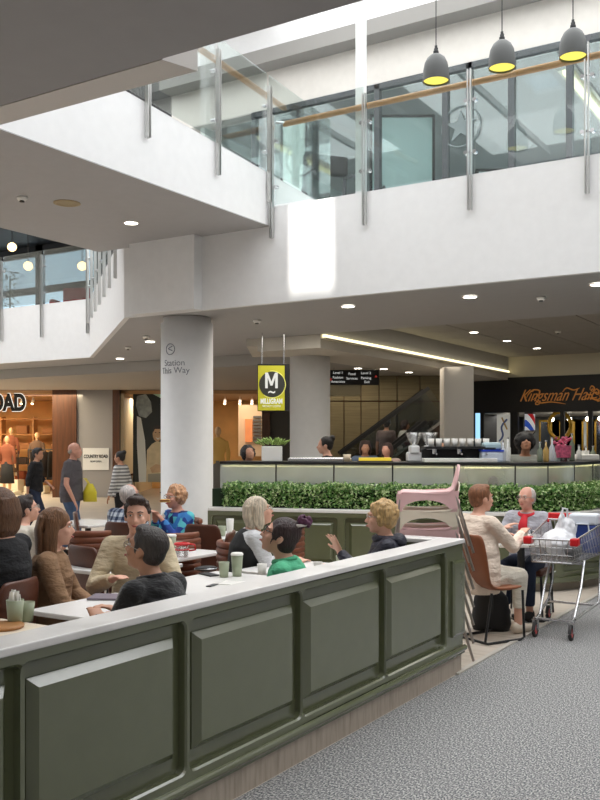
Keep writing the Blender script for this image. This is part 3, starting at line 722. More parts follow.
# ================================================================== TIMBER WALL, DIRECTORY, ESCALATOR
timb = rampmat('timber_wall', 'noise', [(0, (80, 72, 50)), (.5, (116, 104, 74)), (1, (140, 128, 94))], 3, .6, (.4, .4, 14))
tw = MB(CAMF)
for i, (a, b) in enumerate(((326, 344), (344, 361), (361, 379), (379, 397), (397, 420), (420, 445))):
    for z_0, z_1 in ((0, 2.68), (2.70, 3.5)):
        tw.box((U(a, 22)+.012, 22, z_0), (U(b, 22)-.012, 22.1, z_1-.01))
struct(tw.build('wall_back', timb))
struct(MB(CAMF).box((U(320, 22), 22.1, 0), (U(468, 22), 22.3, 3.5)).build('wall_back', M('red_brown_wall', (98, 58, 44), .7)))
dy = thing('directory_sign', 'long black hanging directory sign with red and white lettering', 'sign')
MB(CAMF).box((U(330, 19.6), 19.6, 2.93), (U(379, 19.6), 19.7, 3.25)).build('panel', blackm, dy)
wt = emis('sign_white', (235, 235, 230), .7); rd = emis('sign_red', (215, 60, 50), .7)
for (x, y, s_, m_) in ((338, 372.3, 'Level 1', wt), (338, 377, 'Fashion', wt), (352, 373.5, 'Food', wt), (352, 378, 'Services', wt), (366, 372.6, 'Level 2', wt), (366, 377.5, 'Parking', wt), (338, 381.2, 'Amenities', wt), (367, 381.5, 'Exit', wt), (330.9, 379, 'B', rd), (376, 376, 'A', rd)):
    text(S, 'lettering', s_, .075, m_, face_m(CAMF @ Vector((U(x, 19.59), 19.59, Zy(y+.5, 19.59))), CR), dy, .002)
for k in (334, 375): MB(CAMF).cyl((U(k, 19.65), 19.65, 3.25), (U(k, 19.65), 19.65, 3.53), .01).build('hanging_rod', chrome, dy)
s2 = thing('hanging_sign', 'pale small sign with a red square hanging below the directory', 'sign')
MB(CAMF).box((U(330, 19.7), 19.65, 2.70), (U(360, 19.9), 19.95, 2.96)).build('panel', M('pale_sign', (170, 160, 130), .6), s2)
MB(CAMF).box((U(330.5, 19.9), 19.88, 2.71), (U(337, 19.9), 19.9, 2.89)).build('red_square', rd, s2)
text(S, 'lettering', 'P', .16, wt, face_m(CAMF @ Vector((U(333.7, 19.87), 19.87, 2.8)), CR), s2, .002)
def escalator(x0, y0, x1, y1, d, label, grp=None):
    a = Vector((U(x0, d), d, Zy(y0, d))); b = Vector((U(x1, d), d, Zy(y1, d))); v = (b-a).normalized()
    up = Vector((-v.z, 0, v.x))
    t = thing('escalator', label, 'escalator')
    W2 = 1.0
    def quad(off0, off1, da, db): 
        return [(a+up*off0, b+up*off0, b+up*off1, a+up*off1), da, db]
    def slabm(o0, o1, y0_, y1_, name, mat):
        m = MB(CAMF); p = [a+up*o0, b+up*o0, b+up*o1, a+up*o1]
        m.prism([(q.x, q.z) for q in p], d+y0_, d+y1_, 'y'); m.build(name, mat, t)
    slabm(-.95, -.35, 0, W2, 'truss', M('escalator_panel', (62, 44, 36), .5))
    slabm(-.35, .42, .02, .04, 'glass_panel', eglass); slabm(-.35, .42, W2-.04, W2-.02, 'glass_panel', eglass)
    slabm(.42, .50, -.01, .07, 'handrail', blackm); slabm(.42, .50, W2-.07, W2+.01, 'handrail', blackm)
    slabm(-.36, -.30, -.02, .1, 'skirt_trim', chrome)
    n = int((b-a).length/.42); m = MB(CAMF)
    for i in range(n):
        c_ = a.lerp(b, (i+.5)/n)+up*-.33; m.box((c_.x-.2, d+.1, c_.z-.1), (c_.x+.2, d+W2-.1, c_.z+.02))
    m.build('steps', M('step_metal', (120, 120, 122), .35, 1.), t)
    return t
escalator(352, 470, 441, 404, 20.8, 'near escalator rising beside the timber wall towards the square column')
escalator(388, 480, 440, 438, 19.4, 'lower escalator with bright metal trim in front of the first one')
# ================================================================== BARBER SHOP (plane Y=22.8)
YS = 22.75
def bx_(x, y): X = onY(x, YS); q = (x-300)/F; d = YS/(q*ST+CT); return X, EYE+(HZ-y)/F*d
X0 = onY(472, YS); XR = 6
sb = thing('shop_fascia_sign', 'black fascia with gold script lettering above the barber shop', 'sign')
MB().box((X0, YS, 2.46), (XR, YS+.25, 3.36)).build('panel', M('fascia_black', (22, 21, 22), .5), sb)
gold = M('gold_letter', (190, 124, 60), .4, emit=.2)
tx, tz = bx_(556, 395.5)
text(S, 'lettering', 'Kingsman Hair', .44, gold, face_m((tx, YS-.02, tz), (1, 0, 0)), sb, .012, shear=.6, bold=-.002, sx=.72)
sw = MB()
def swash(pts, r=.016):
    pts = [Vector((bx_(x, y)[0], YS-.03, bx_(x, y)[1])) for x, y in pts]; q = crom(pts, 5); sw.loft(q, [r*(.4+.8*math.sin(PI*i/(len(q)-1))) for i in range(len(q))], 6)
swash([(527, 398), (529, 394), (534, 390), (540, 391), (538, 396), (533, 400)]); swash([(563, 392), (567, 388), (574, 390), (580, 388)])
swash([(536, 400), (540, 403), (552, 402), (566, 404)]); swash([(583, 400), (590, 398), (597, 400), (602, 396), (600, 390)])
for a_ in (0, 1, 2):
    x = 590+a_*4.5; y = 389+a_*3; swash([(x, y), (x+2, y-3), (x+4.5, y-1), (x+3, y+2.5), (x, y)]); swash([(x-3, y+3), (x-1, y+6), (x+3, y+5)])
sw.build('flourish', gold, sb)
struct(MB().box((X0, YS+.25, 2.46), (XR, 27, 2.5)).build('ceiling', M('barber_ceiling', (180, 180, 176), .6)))
struct(MB().box((X0-.1, 27, 0), (XR, 27.1, 2.6)).build('wall_back', M('barber_wall', (120, 122, 120), .6, var=.3, vs=2)))
struct(MB().box((X0-.12, YS, 0), (X0-.02, 27, 3.36)).build('wall_left', blackm))
fm = MB()
for x in (473, 482, 512, 516, 562, 590): 
    X, _ = bx_(x, 400); fm.box((X-.05, YS, 0), (X+.05, YS+.1, 2.46))
struct(fm.build('window_4', blackm))
lx = thing('light_box', 'bright blue light box at the edge of the barber shop window', 'light box')
a, z_ = bx_(474, 446); b, z1_ = bx_(478, 416)
MB().box((a, YS+.05, z_), (b, YS+.28, 2.46)).build('panel', emis('blue_glow', (150, 200, 235), 1.5), lx)
bp = thing('barber_poster', 'white poster with a blue curl beside the barber shop door', 'poster')
a, z_ = bx_(495, 448); b, z1_ = bx_(508, 414)
MB().box((a, YS+.14, z_), (b, YS+.18, z1_)).build('board', M('poster_paper', (226, 226, 218), .5, emit=.25), bp)
mm = MB(); mm.loft([Vector((a+(b-a)*(.2+.5*t+.15*math.sin(t*7)), YS+.13, z_+(z1_-z_)*(.2+.65*t))) for t in [i/14 for i in range(15)]], .025, 6).build('print', M('curl_blue', (100, 120, 180), .5), bp)
mm = MB().loft([Vector((a+(b-a)*(.8-.4*t), YS+.13, z_+(z1_-z_)*(.55+.35*t))) for t in [i/6 for i in range(7)]], .02, 6).build('print', M('curl_gold', (206, 170, 90), .5), bp)
br_ = thing('barber_pole', 'red white and blue striped barber pole in the barber shop window', 'barber pole')
a, z_ = bx_(525.5, 431); _, z1_ = bx_(525.5, 413)
def bp_pole(a, z_, z1_, par, r=.13):
    o = MB().cyl((0, 0, z_), (0, 0, z1_), r, n=24).build('striped_tube', stripemat('pole_stripes', [(0, (235, 235, 235)), (.25, (200, 40, 44)), (.5, (235, 235, 235)), (.75, (50, 90, 190))], .9, diag=True, emit=.35), par, smooth=True)
    o.location = (a, YS+.35, 0)
    MB().lathe([(0, .1), (.06, .1), (r+.02, .02), (r+.02, -.02)], (a, YS+.35, z1_)).lathe([(r+.02, .02), (r+.02, -.02), (.06, -.1), (0, -.1)], (a, YS+.35, z_)).build('cap', chrome, par, smooth=True)
bp_pole(a, z_, z1_, br_)
random.seed(9)
mir = M('mirror_glass', (220, 224, 226), .08, 1.)
for k, x in enumerate((535, 547, 558, 571, 585, 600)):
    X, _ = bx_(x, 400)
    t = thing('salon_mirror', 'tall framed mirror on the barber shop wall', 'mirror', (X*1.12, 26.95, 1.0), 0, 'barber shop mirrors')
    MB().box((-.28, -.03, 0), (.28, 0, 1.3)).build('glass', mir, t); 
    m = MB()
    for a, b in ((-.33, -.28), (.28, .33)): m.box((a, -.05, -.03), (b, 0, 1.33))
    m.box((-.33, -.05, 1.3), (.33, 0, 1.36)).build('frame', M('gilt_frame', (180, 140, 60), .35, 1.), t)
for k, x in enumerate((491, 538, 556, 575, 588, 600)):
    X, z_ = bx_(x, 418)
    t = thing('globe_lamp', 'round white globe lamp hanging in the barber shop', 'light', (X, YS+1.2, 2.3), 0, 'barber shop globe lamps')
    MB().ell((0, 0, 0), .06, 3).build('globe', emis('globe_glow', (255, 246, 226), 9), t, smooth=True)
    MB().cyl((0, 0, .08), (0, 0, .17), .01).build('stem', chrome, t)
for k, x in enumerate((541, 566, 592)):
    X, _ = bx_(x, 400)
    t = thing('barber_chair', 'black and chrome barber chair inside the barber shop', 'chair', (X, YS+2.2, 0), 0, 'barber chairs')
    MB().lathe([(0, 0), (.3, 0), (.3, .05), (.06, .1), (.05, .5), (0, .5)]).build('pedestal', chrome, t)
    MB().box((-.3, -.3, .5), (.3, .3, .62)).build('seat', blackm, t, bevel=.03); MB().box((-.28, .22, .62), (.28, .34, 1.25)).build('backrest', blackm, t, bevel=.04)
    for s_ in (-1, 1): MB().box((s_*.34-.04, -.25, .72), (s_*.34+.04, .25, .8)).build('armrest', blackm, t, bevel=.02)
# gold circular ornament with pink flowers on the counter end
X, z_ = bx_(555, 440)
t = thing('gold_wreath', 'gold ring wreath ornament hanging inside the barber shop window', 'ornament', (X, YS+.4, 2.46-.34))
MB().loft([(.28*math.cos(2*PI*i/24), 0, .34*math.sin(2*PI*i/24)) for i in range(24)], .05, 8, closed=True).build('ring', M('gold_ring', (214, 172, 70), .3, 1.), t, smooth=True)
# ================================================================== PEOPLE
SK = {'fair': M('skin_fair', (222, 170, 146), .5, bump=(60, .05), var=.05), 'pink': M('skin_pink', (214, 158, 136), .5, bump=(60, .05), var=.05),
      'olive': M('skin_olive', (182, 130, 100), .5, bump=(60, .05), var=.05), 'tan': M('skin_tan', (190, 140, 112), .5, bump=(60, .05), var=.05)}
lipm = M('lips', (176, 92, 84), .4); eyew = M('eye_white', (236, 232, 228), .25); iris = M('iris', (52, 38, 30), .2)
tooth = M('teeth', (244, 240, 232), .3)
def hairm(n, rgb): return M('hair_'+n, rgb, .5, bump=(26, .9), var=.35, vs=14, stretch=(5, 5, .8))
def rotm(yaw=0, pitch=0, roll=0):
    return Matrix.Rotation(yaw, 4, 'Z') @ Matrix.Rotation(-pitch, 4, 'X') @ Matrix.Rotation(roll, 4, 'Y')
def person(label, loc, yaw, pose='sit', s=1.0, lean=.1, side=0., head=(0, 0, 0), arms=None, skin='fair', hair=('short', 'brown', (70, 48, 34)),
           top=None, sleeve='long', bottom=None, shoes=None, glasses=None, extra=(), vox=.0085, seat=.46, fat=1.0, smile=False, walk=0., knees=None, group=None, shirt_len=0.):
    """local axes: +Y the way the body faces, +X its right-hand side as seen from behind"""
    root = thing('person', label, 'person', loc, yaw, group)
    sk = SK[skin]; hm_ = hairm(hair[1], hair[2])
    K = Matrix.Diagonal((s, s, s, 1))
    pz = (seat/s+.08) if pose == 'sit' else .93
    pel = Vector((0, 0, pz)); ld = Vector((math.sin(side), math.sin(lean), math.cos(lean)*math.cos(side))).normalized()
    tp = lambda h, x=0, y=0: pel+ld*h+Vector((x, y*math.cos(lean), -y*math.sin(lean)))
    neck = tp(.50); hc = neck+Vector((0, .035+.05*math.sin(lean), .125)); HM = Matrix.Translation(hc) @ rotm(*head)
    # ---- body
    b = MB(K)
    b.loft([tp(-.06), tp(.03), tp(.2), tp(.34), tp(.45), tp(.50)], [(.14, .10), (.155*fat, .115*fat), (.13*fat, .10*fat), (.155, .115), (.15, .085), (.06, .06)], 20, side=(1, 0, 0))
    b.cap(tp(.48), HM @ Vector((0, -.015, -.05)), .054, .05)
    sh = {k: tp(.435, sx*.165*(.94+.06*fat)) for k, sx in (('L', -1), ('R', 1))}
    b.cap(sh['L'], sh['R'], .05)
    H = MB(K @ HM)
    def head_shapes(q):
        q.ell((0, -.012, .028), (.074, .094, .092), 3); q.ell((0, .022, -.035), (.057, .066, .074), 3); q.ell((0, .056, -.088), (.026, .022, .02), 2)
        q.cap((0, .086, .012), (0, .104, -.026), .007, .0125, 8, 1); q.ell((-.013, .094, -.029), .008, 1); q.ell((.013, .094, -.029), .008, 1)
        for k in (-1, 1):
            q.ell((k*.074, -.008, -.008), (.010, .020, .031), 2); q.ell((k*.037, .06, -.022), (.022, .022, .022), 2)
            q.cap((k*.016, .084, .028), (k*.044, .072, .03), .0085, .0075, 8, 1)
        q.ell((0, .088, -.058), (.021, .009, .011), 2)
    q = MB(K @ HM); head_shapes(q); me_ = bpy.data.meshes.new('t'); q.bm.to_mesh(me_); q.bm.free(); b.bm.from_mesh(me_); bpy.data.meshes.remove(me_)
    # ---- arms
    A = dict(arms or {}); elbows = {}; wr = {}
    default = {'L': (-.2, .34, .68), 'R': (.2, .34, .68)} if pose == 'sit' else {'L': (-.23, .04, .80), 'R': (.23, .04, .80)}
    UA, FA = .285, .255
    for k, sx in (('L', -1), ('R', 1)):
        spec = A.get(k, {}); W = Vector(spec.get('w', default[k])); Sx = sh[k]; d = W-Sx; L_ = min(d.length, UA+FA-.005); dn = d.normalized(); W = Sx+dn*L_
        a_ = (UA*UA-FA*FA+L_*L_)/(2*L_); hh = math.sqrt(max(0, UA*UA-a_*a_)); pole = Vector(spec.get('pole', (sx*.6, -.5, -.7)))
        pole = (pole-dn*pole.dot(dn)).normalized(); E = Sx+dn*a_+pole*hh; elbows[k] = E; wr[k] = W
        b.cap(Sx, E, .047, .038); b.cap(E, W, .037, .025)
        fd_ = Vector(spec.get('hand', (W-E))).normalized(); up_ = Vector(spec.get('palm', (0, 0, 1))); sd = fd_.cross(up_); sd = sd.normalized() if sd.length > .05 else Vector((1, 0, 0)); up_ = sd.cross(fd_)
        curl = spec.get('curl', .5); spread = spec.get('spread', 0.)
        pc = W+fd_*.05; b.loft([W-fd_*.01, W+fd_*.03, W+fd_*.085], [(.024, .017), (.038, .016), (.040, .013)], 12, side=sd); 
        fing = []
        for j, (o_, ln) in enumerate(((-.03, .062), (-.0105, .074), (.0105, .080), (.03, .072))):
            base = W+fd_*.082+sd*o_; d0 = (fd_+sd*(o_*spread*12)-up_*curl*.35).normalized(); p1 = base+d0*ln*.5
            d1 = (fd_+sd*(o_*spread*14)-up_*curl*1.2).normalized(); p2 = p1+d1*ln*.5
            b.cap(base, p1, .0088, .0083, 8, 1); b.cap(p1, p2, .0083, .0072, 8, 1)
        ts = 1 if k == 'L' else -1; tb = W+fd_*.03+sd*.026*ts; t1 = tb+(fd_*.6+sd*.8*ts-up_*.2).normalized()*.04; t2 = t1+(fd_+sd*.25*ts-up_*.3).normalized()*.032
        b.cap(tb, t1, .012, .010, 8, 1); b.cap(t1, t2, .010, .008, 8, 1)
    # ---- legs
    hips = {'L': pel+Vector((-.085, 0, -.03)), 'R': pel+Vector((.085, 0, -.03))}; kn = {}; an = {}; toe = {}
    for k, sx in (('L', -1), ('R', 1)):
        if pose == 'sit':
            kn[k] = Vector((sx*.12, .42, pz-.03)); an[k] = Vector((sx*.12, .40, .09/s))
            if knees: kn[k] = Vector(knees[k][0]); an[k] = Vector(knees[k][1])
        else:
            w_ = walk*sx; kn[k] = Vector((sx*.09, .02+max(w_, -.05)*.75, .50)); an[k] = Vector((sx*.09, w_-.02, .09 if w_ >= 0 else .13))
        toe[k] = an[k]+Vector((0, .15, -.05))
        b.cap(hips[k], kn[k], .082*fat, .055); b.cap(kn[k], an[k], .053, .036); b.cap(an[k]+Vector((0, -.03, -.045)), toe[k], .032, .028)
    b.build('body', sk, root, vox=vox, sm=3)
    # ---- face details
    if vox < .012:
        for k in (-1, 1):
            MB(K @ HM).ell((k*.031, .077, .010), (.0112, .009, .0058), 2).build('eye', eyew, root, smooth=True)
            MB(K @ HM).ell((k*.031, .0835, .010), (.0056, .004, .0054), 2).build('iris', iris, root, smooth=True)
            MB(K @ HM).loft([(k*.014, .092, .029), (k*.032, .089, .034), (k*.05, .076, .028)], [.0035, .0042, .002], 6).build('eyebrow', hm_, root)
        m_ = MB(K @ HM); m_.loft([(-.024, .088, -.056+(.006 if smile else 0)), (-.01, .098, -.058), (.01, .098, -.058), (.024, .088, -.056+(.006 if smile else 0))], [.002, .006, .006, .002], 8)
        m_.build('mouth', lipm, root, smooth=True)
        if smile: MB(K @ HM).ell((0, .0965, -.0575), (.016, .006, .0045), 2).build('teeth', tooth, root, smooth=True)
    # ---- hair
    hs = hair[0]; h = MB(K @ HM); random.seed(len(label)*7)
    def fuzz(n, r0, r1, zmin=-.06, R=(.088, .10, .095), c0=(0, -.02, .035), face=True):
        for _ in range(n):
            v = Vector((random.gauss(0, 1), random.gauss(0, 1), random.gauss(0, 1))).normalized()
            p = Vector((c0[0]+v.x*R[0], c0[1]+v.y*R[1], c0[2]+v.z*R[2]))
            if p.z < zmin: continue
            if face and p.y > .035 and p.z < .075: continue
            h.ell(tuple(p), random.uniform(r0, r1), 1)
    hv = .007 if vox < .012 else .012
    if hs == 'short':
        h.ell((0, -.024, .046), (.081, .098, .086), 3); h.ell((0, -.052, .0), (.072, .06, .07), 3); h.ell((0, .03, .098), (.06, .045, .03), 2)
        for k in (-1, 1): h.ell((k*.068, .012, .015), (.012, .018, .035), 2)
    elif hs == 'thin':
        h.ell((0, -.030, .034), (.0795, .0925, .084), 3); h.ell((0, -.052, -.005), (.074, .06, .066), 3)
        for k in (-1, 1): h.ell((k*.069, -.01, .012), (.011, .03, .035), 2)
    elif hs == 'wavy':
        h.ell((0, -.028, .05), (.081, .095, .084), 3); h.ell((0, -.055, .0), (.072, .055, .07), 3); fuzz(60, .012, .02, -.03, (.08, .095, .085), (0, -.015, .05))
        h.ell((.012, .052, .108), (.05, .035, .03), 2); h.ell((-.03, .05, .102), (.035, .03, .028), 2)
    elif hs in ('bob', 'long'):
        dz = -.10 if hs == 'bob' else -.20
        h.ell((0, -.018, .046), (.086, .101, .09), 3)
        for k in (-1, 1):
            h.loft([(k*.05, .02, .11), (k*.076, -.012, .05), (k*.082, -.032, -.03), (k*.078, -.038, dz*.8), (k*.066, -.04, dz-.02)], [(.02, .03), (.02, .045), (.02, .045), (.02, .042), (.01, .02)], 10, side=(1, 0, 0))
        h.loft([(0, -.08, .08), (0, -.10, 0), (0, -.095, dz*.8), (0, -.085, dz-.03)], [(.07, .03), (.085, .035), (.08, .035), (.05, .015)], 14, side=(1, 0, 0))
    elif hs in ('curly', 'curls'):
        h.ell((0, -.024, .048), (.09, .102, .09), 3); h.ell((0, -.06, -.01), (.082, .062, .07), 3); fuzz(150, .014, .024, -.075, (.092, .10, .095), (0, -.024, .036))
    elif hs == 'afro':
        h.ell((0, -.02, .055), (.115, .12, .105), 3); fuzz(160, .015, .028, -.06, (.115, .118, .108), (0, -.02, .045))
    elif hs == 'bun':
        h.ell((0, -.026, .044), (.08, .096, .086), 3); h.ell((0, -.058, .0), (.07, .055, .066), 3)
        for k in (-1, 1): h.ell((k*.066, .006, .02), (.014, .03, .04), 2)
        h.ell((0, -.10, .10), (.045, .045, .045), 2)
    elif hs == 'topbun':
        h.ell((0, -.024, .044), (.083, .100, .087), 3); h.ell((0, -.05, -.02), (.079, .064, .074), 3)
        for k in (-1, 1): h.ell((k*.066, .015, .03), (.018, .04, .055), 2); h.loft([(k*.068, .03, .03), (k*.07, .035, -.03), (k*.062, .035, -.075)], [.008, .006, .002], 6)
        h.cap((0, -.075, .10), (0, -.095, .125), .028, .03)
    elif hs == 'bald':
        for k in (-1, 1): h.ell((k*.066, -.03, .0), (.014, .045, .03), 2)
        h.ell((0, -.06, -.012), (.062, .05, .036), 2)
    h.build('hair', hm_, root, vox=hv, sm=1)
    if hs == 'topbun':
        sc2 = MB(K @ HM); 
        for _ in range(60):
            v = Vector((random.gauss(0, 1), random.gauss(0, 1), random.gauss(0, .8))).normalized(); sc2.ell((v.x*.040, -.105+v.y*.038, .145+v.z*.036), random.uniform(.010, .016), 1)
        sc2.build('scrunchie_bun', M('plum_hair', (82, 34, 66), .6, bump=(40, .8)), root, vox=.006, sm=1)
        MB(K @ HM).loft([(.04*math.cos(i*PI/8), -.085+.034*math.sin(i*PI/8), .112-.018*math.sin(i*PI/8)) for i in range(16)], .009, 8, closed=True).build('hair_tie', M('pale_tie', (214, 206, 200), .6), root, smooth=True)
    # ---- clothes
    tmat = top or blk; c = MB(K); e = .018
    c.loft([tp(-.10-shirt_len, 0, .02), tp(.03), tp(.2), tp(.34), tp(.45), tp(.49)], [(.175*fat, .135*fat), (.178*fat, .14*fat), (.158*fat, .13*fat), (.182, .142), (.168, .105), (.075, .07)], 22, side=(1, 0, 0))
    c.cap(sh['L'], sh['R'], .064)
    for k in 'LR':
        fr_ = 1.0 if sleeve == 'long' else .52
        c.cap(sh[k], elbows[k].lerp(sh[k], 0 if sleeve != 'short' else .45), .066, .055 if sleeve != 'short' else .06)
        if sleeve in ('long', 'rolled'):
            w_ = wr[k].lerp(elbows[k], .04 if sleeve == 'long' else .45); c.loft([elbows[k], elbows[k].lerp(w_, .5), w_], [.055, .049, .040], 14); c.ell(elbows[k], .056, 2)
    c.build('top', tmat, root, vox=max(vox, .009), sm=4)
    if 'collar' in extra: MB(K).loft([tp(.475)+Vector((.066*math.cos(i*PI/8), .010+.062*math.sin(i*PI/8), .012-.012*math.sin(i*PI/8))) for i in range(16)], (.018), 8, closed=True).build('collar', tmat, root, smooth=True)
    if 'cardigan' in extra or 'vest' in extra:
        pass
    for nm, mt in [x for x in extra if isinstance(x, tuple)]:
        g = MB(K)
        if nm == 'vest':
            g.loft([tp(-.12, 0, .02), tp(.05), tp(.2), tp(.34), tp(.44), tp(.485)], [(.195, .155), (.19, .15), (.17, .142), (.194, .155), (.15, .122), (.085, .085)], 22, side=(1, 0, 0)); g.build('vest', mt, root, vox=.01, sm=3)
        if nm == 'scarf':
            g.loft([tp(.47)+Vector((.075*math.cos(i*PI/8), .02+.072*math.sin(i*PI/8), -.02*math.sin(i*PI/8))) for i in range(16)], .022, 8, closed=True)
            g.loft([tp(.46)+Vector((0, .09, 0)), tp(.36)+Vector((.01, .15, 0)), tp(.24)+Vector((0, .155, 0))], [(.03, .02), (.05, .015), (.06, .012)], 10); g.build('scarf', mt, root, smooth=True)
        if nm == 'hood':
            g.ell(tuple(tp(.46)+Vector((0, -.09, .0))), (.12, .06, .06), 3); g.loft([tp(.48)+Vector((.085*math.cos(i*PI/8), .0+.08*math.sin(i*PI/8), .0)) for i in range(16)], .028, 8, closed=True); g.build('hood', mt, root, vox=.01, sm=2)
        if nm == 'cap':
            g = MB(K @ HM); g.ell((0, -.012, .062), (.086, .104, .072), 3); g.loft([(0, .07, .062), (0, .115, .055), (0, .15, .046)], [(.06, .008), (.058, .007), (.03, .005)], 12, side=(1, 0, 0)); g.build('cap', mt, root, smooth=True)
        if nm == 'apron':
            g.loft([tp(.36)+Vector((0, .135, 0)), tp(.1)+Vector((0, .16, 0)), tp(-.15)+Vector((0, .17, 0))], [(.11, .012), (.17, .012), (.2, .012)], 12, side=(1, 0, 0)); g.build('apron', mt, root)
    bmt = bottom or M('dark_trouser', (50, 42, 40), .9); t_ = MB(K)
    t_.ell(tuple(pel+Vector((0, 0, -.02))), (.17*fat, .135*fat, .11), 3)
    for k in 'LR':
        t_.cap(hips[k], kn[k], .095*fat, .069); a_ = an[k].lerp(kn[k], .12 if 'crop' not in extra else .32); t_.loft([kn[k], kn[k].lerp(a_, .5), a_], [.069, .062, .052], 14); t_.ell(kn[k], .069, 2)
    t_.build('trousers', bmt, root, vox=max(vox, .010), sm=3)
    for k in 'LR':
        MB(K).loft([an[k]+Vector((0, -.065, -.045)), an[k]+Vector((0, -.04, -.035)), an[k]+Vector((0, .06, -.042)), toe[k]+Vector((0, 0, .0)), toe[k]+Vector((0, .04, -.012))], [(.025, .03), (.04, .05), (.044, .042), (.044, .03), (.02, .018)], 14, side=(1, 0, 0)).build('shoe', shoes or blk, root, smooth=True)
    if glasses:
        g = MB(K @ HM)
        for k in (-1, 1):
            g.loft([(k*.032+.022*math.cos(i*PI/7), .096, .008+.017*math.sin(i*PI/7)) for i in range(14)], .0022, 6, closed=True)
            g.loft([(k*.054, .094, .014), (k*.078, .05, .014), (k*.080, -.01, .008)], .0022, 6)
        g.loft([(-.010, .097, .012), (.010, .097, .012)], .002, 6); g.build('glasses', glasses, root)
    return root
def seat_at(x, ytop, d, s, lean, yaw):
    """floor point under the pelvis so that the head falls on the picture column x at depth d"""
    off = .5*math.sin(lean)*s+.05*s
    p = G(x, d); f = Vector((-math.sin(yaw), math.cos(yaw), 0)); return (p.x-f.x*off, p.y-f.y*off, 0)
denim = M('denim', (74, 98, 132), .85, var=.15, vs=10, bump=(80, .3)); dkdenim = M('dark_denim', (34, 44, 66), .85, var=.15, vs=10)
folds = dict(bump=(6, 1.0, .05), stretch=(1, 1, 2.2))
tanm = M('tan_sweater', (142, 110, 82), .95, var=.1, **folds); fleece = M('black_fleece', (22, 21, 24), .95, sheen=.3, **folds)
creamk = M('cream_sweater', (206, 190, 160), .95, var=.06, **folds); blackk = M('black_top', (26, 26, 29), .9, **folds)
whitek = M('white_cable_knit', (214, 206, 192), .95, bump=(22, 1.0)); greenk = M('green_sweater', (88, 184, 140), .9, **folds)
navy = M('navy_jacket', (34, 34, 50), .6, **folds); shirtw = M('pale_grey_shirt', (204, 204, 206), .85, **folds); creamj = M('cream_jacket', (232, 214, 196), .85, **folds)
greyk = M('grey_sweater', (176, 176, 184), .9, **folds); redm = M('red_scarf', (204, 30, 44), .7); greyp = M('grey_polo', (92, 88, 92), .85, **folds)
plaid = plaidmat('blue_plaid', (206, 214, 224), (34, 48, 78), 4.2); stripe = stripemat('striped_knit', [(0, (214, 214, 212)), (.5, (120, 120, 122))], 5.5)
floral = rampmat('floral_blouse', 'voronoi', [(0, (28, 60, 140)), (.35, (60, 130, 200)), (.5, (24, 40, 90)), (.62, (90, 190, 200)), (.8, (230, 230, 220)), (.88, (40, 90, 160))], 18, .8)
wp = M('white_trouser', (230, 222, 206), .85, **folds)
silver = M('silver_frame', (170, 160, 150), .3, 1.); blackg = M('black_glasses', (24, 22, 22), .3)
hands_t = {'L': dict(w=(-.1, .38, .80)), 'R': dict(w=(.1, .38, .80))}
Y = yawc
# --- near row
y_ = Y(-1, .55); person('man in a black fleece and glasses with dark hair, back turned, against the half wall', seat_at(145, 0, 4.62, .98, .22, y_), y_, lean=.22, s=1.0, head=(0.15, -.28, 0), skin='tan', hair=('short', 'greying', (62, 56, 54)), top=fleece, bottom=dkdenim, glasses=silver, extra=('collar',), fat=1.35, arms=hands_t)
y_ = Y(1, .12); person('woman in a tan sweater with long straight hair, smiling in profile', seat_at(59, 0, 5.65, 1.0, .02, y_), y_, lean=.02, head=(.1, -.02, 0), skin='fair', hair=('long', 'light_brown', (120, 84, 56)), top=tanm, bottom=denim, smile=True, arms={'L': dict(w=(-.02, .27, .68), pole=(-1, -.2, -.6)), 'R': dict(w=(.02, .25, .66), pole=(1, -.2, -.6))})
y_ = Y(.15, -1); person('young man in a cream sweater with dark wavy hair', seat_at(137, 0, 6.15, 1.03, .1, y_), y_, lean=.1, knees={'L': ((-.13, .30, .5), (-.13, .16, .09)), 'R': ((.13, .30, .5), (.13, .16, .09))}, s=1.05, head=(-.1, -.02, 0), skin='fair', hair=('wavy', 'dark_brown', (58, 40, 32)), top=creamk, bottom=dkdenim, smile=True, arms={'L': dict(w=(-.12, .36, .78)), 'R': dict(w=(.14, .36, .78))})
y_ = Y(-1, .3); person('person in a black top with shoulder length brown hair at the frame edge, with jeans', seat_at(-6, 0, 5.3, 1.04, .02, y_), y_, lean=.02, seat=.52, s=1.10, head=(-.1, -.1, 0), skin='fair', hair=('bob', 'mid_brown', (98, 66, 44)), top=blackk, bottom=denim, arms=hands_t)
y_ = Y(.5, 1); person('person in a white cable knit sweater with dark hair, seen from behind', seat_at(27, 0, 7.6, .98, .25, y_), y_, lean=.25, s=.98, head=(-.6, -.2, 0), skin='fair', hair=('short', 'black_brown', (44, 32, 28)), top=whitek, bottom=dkdenim, glasses=silver, arms=hands_t)
y_ = Y(1, .25); person('woman with straight white hair, glasses and a black vest over a pale shirt', seat_at(259, 0, 7.1, .97, .22, y_), y_, lean=.22, s=1.0, head=(.05, -.30, 0), skin='fair', hair=('bob', 'white_blonde', (206, 190, 168)), top=shirtw, bottom=blk, glasses=silver, extra=(('vest', M('black_vest', (24, 24, 27), .7, bump=(9, .6))),), arms={'L': dict(w=(-.14, .40, .76)), 'R': dict(w=(.1, .42, .76))})
y_ = Y(-1, .2); person('woman in a green sweater with dark hair in a plum bun and black glasses', seat_at(278, 0, 5.45, .97, .10, y_), y_, lean=.10, fat=1.3, seat=.43, s=1.0, head=(.2, -.40, 0), skin='fair', hair=('topbun', 'dark_brown2', (52, 34, 34)), top=greenk, bottom=dkdenim, glasses=blackg, extra=('collar',), arms={'L': dict(w=(-.1, .34, .74)), 'R': dict(w=(.12, .34, .74))})
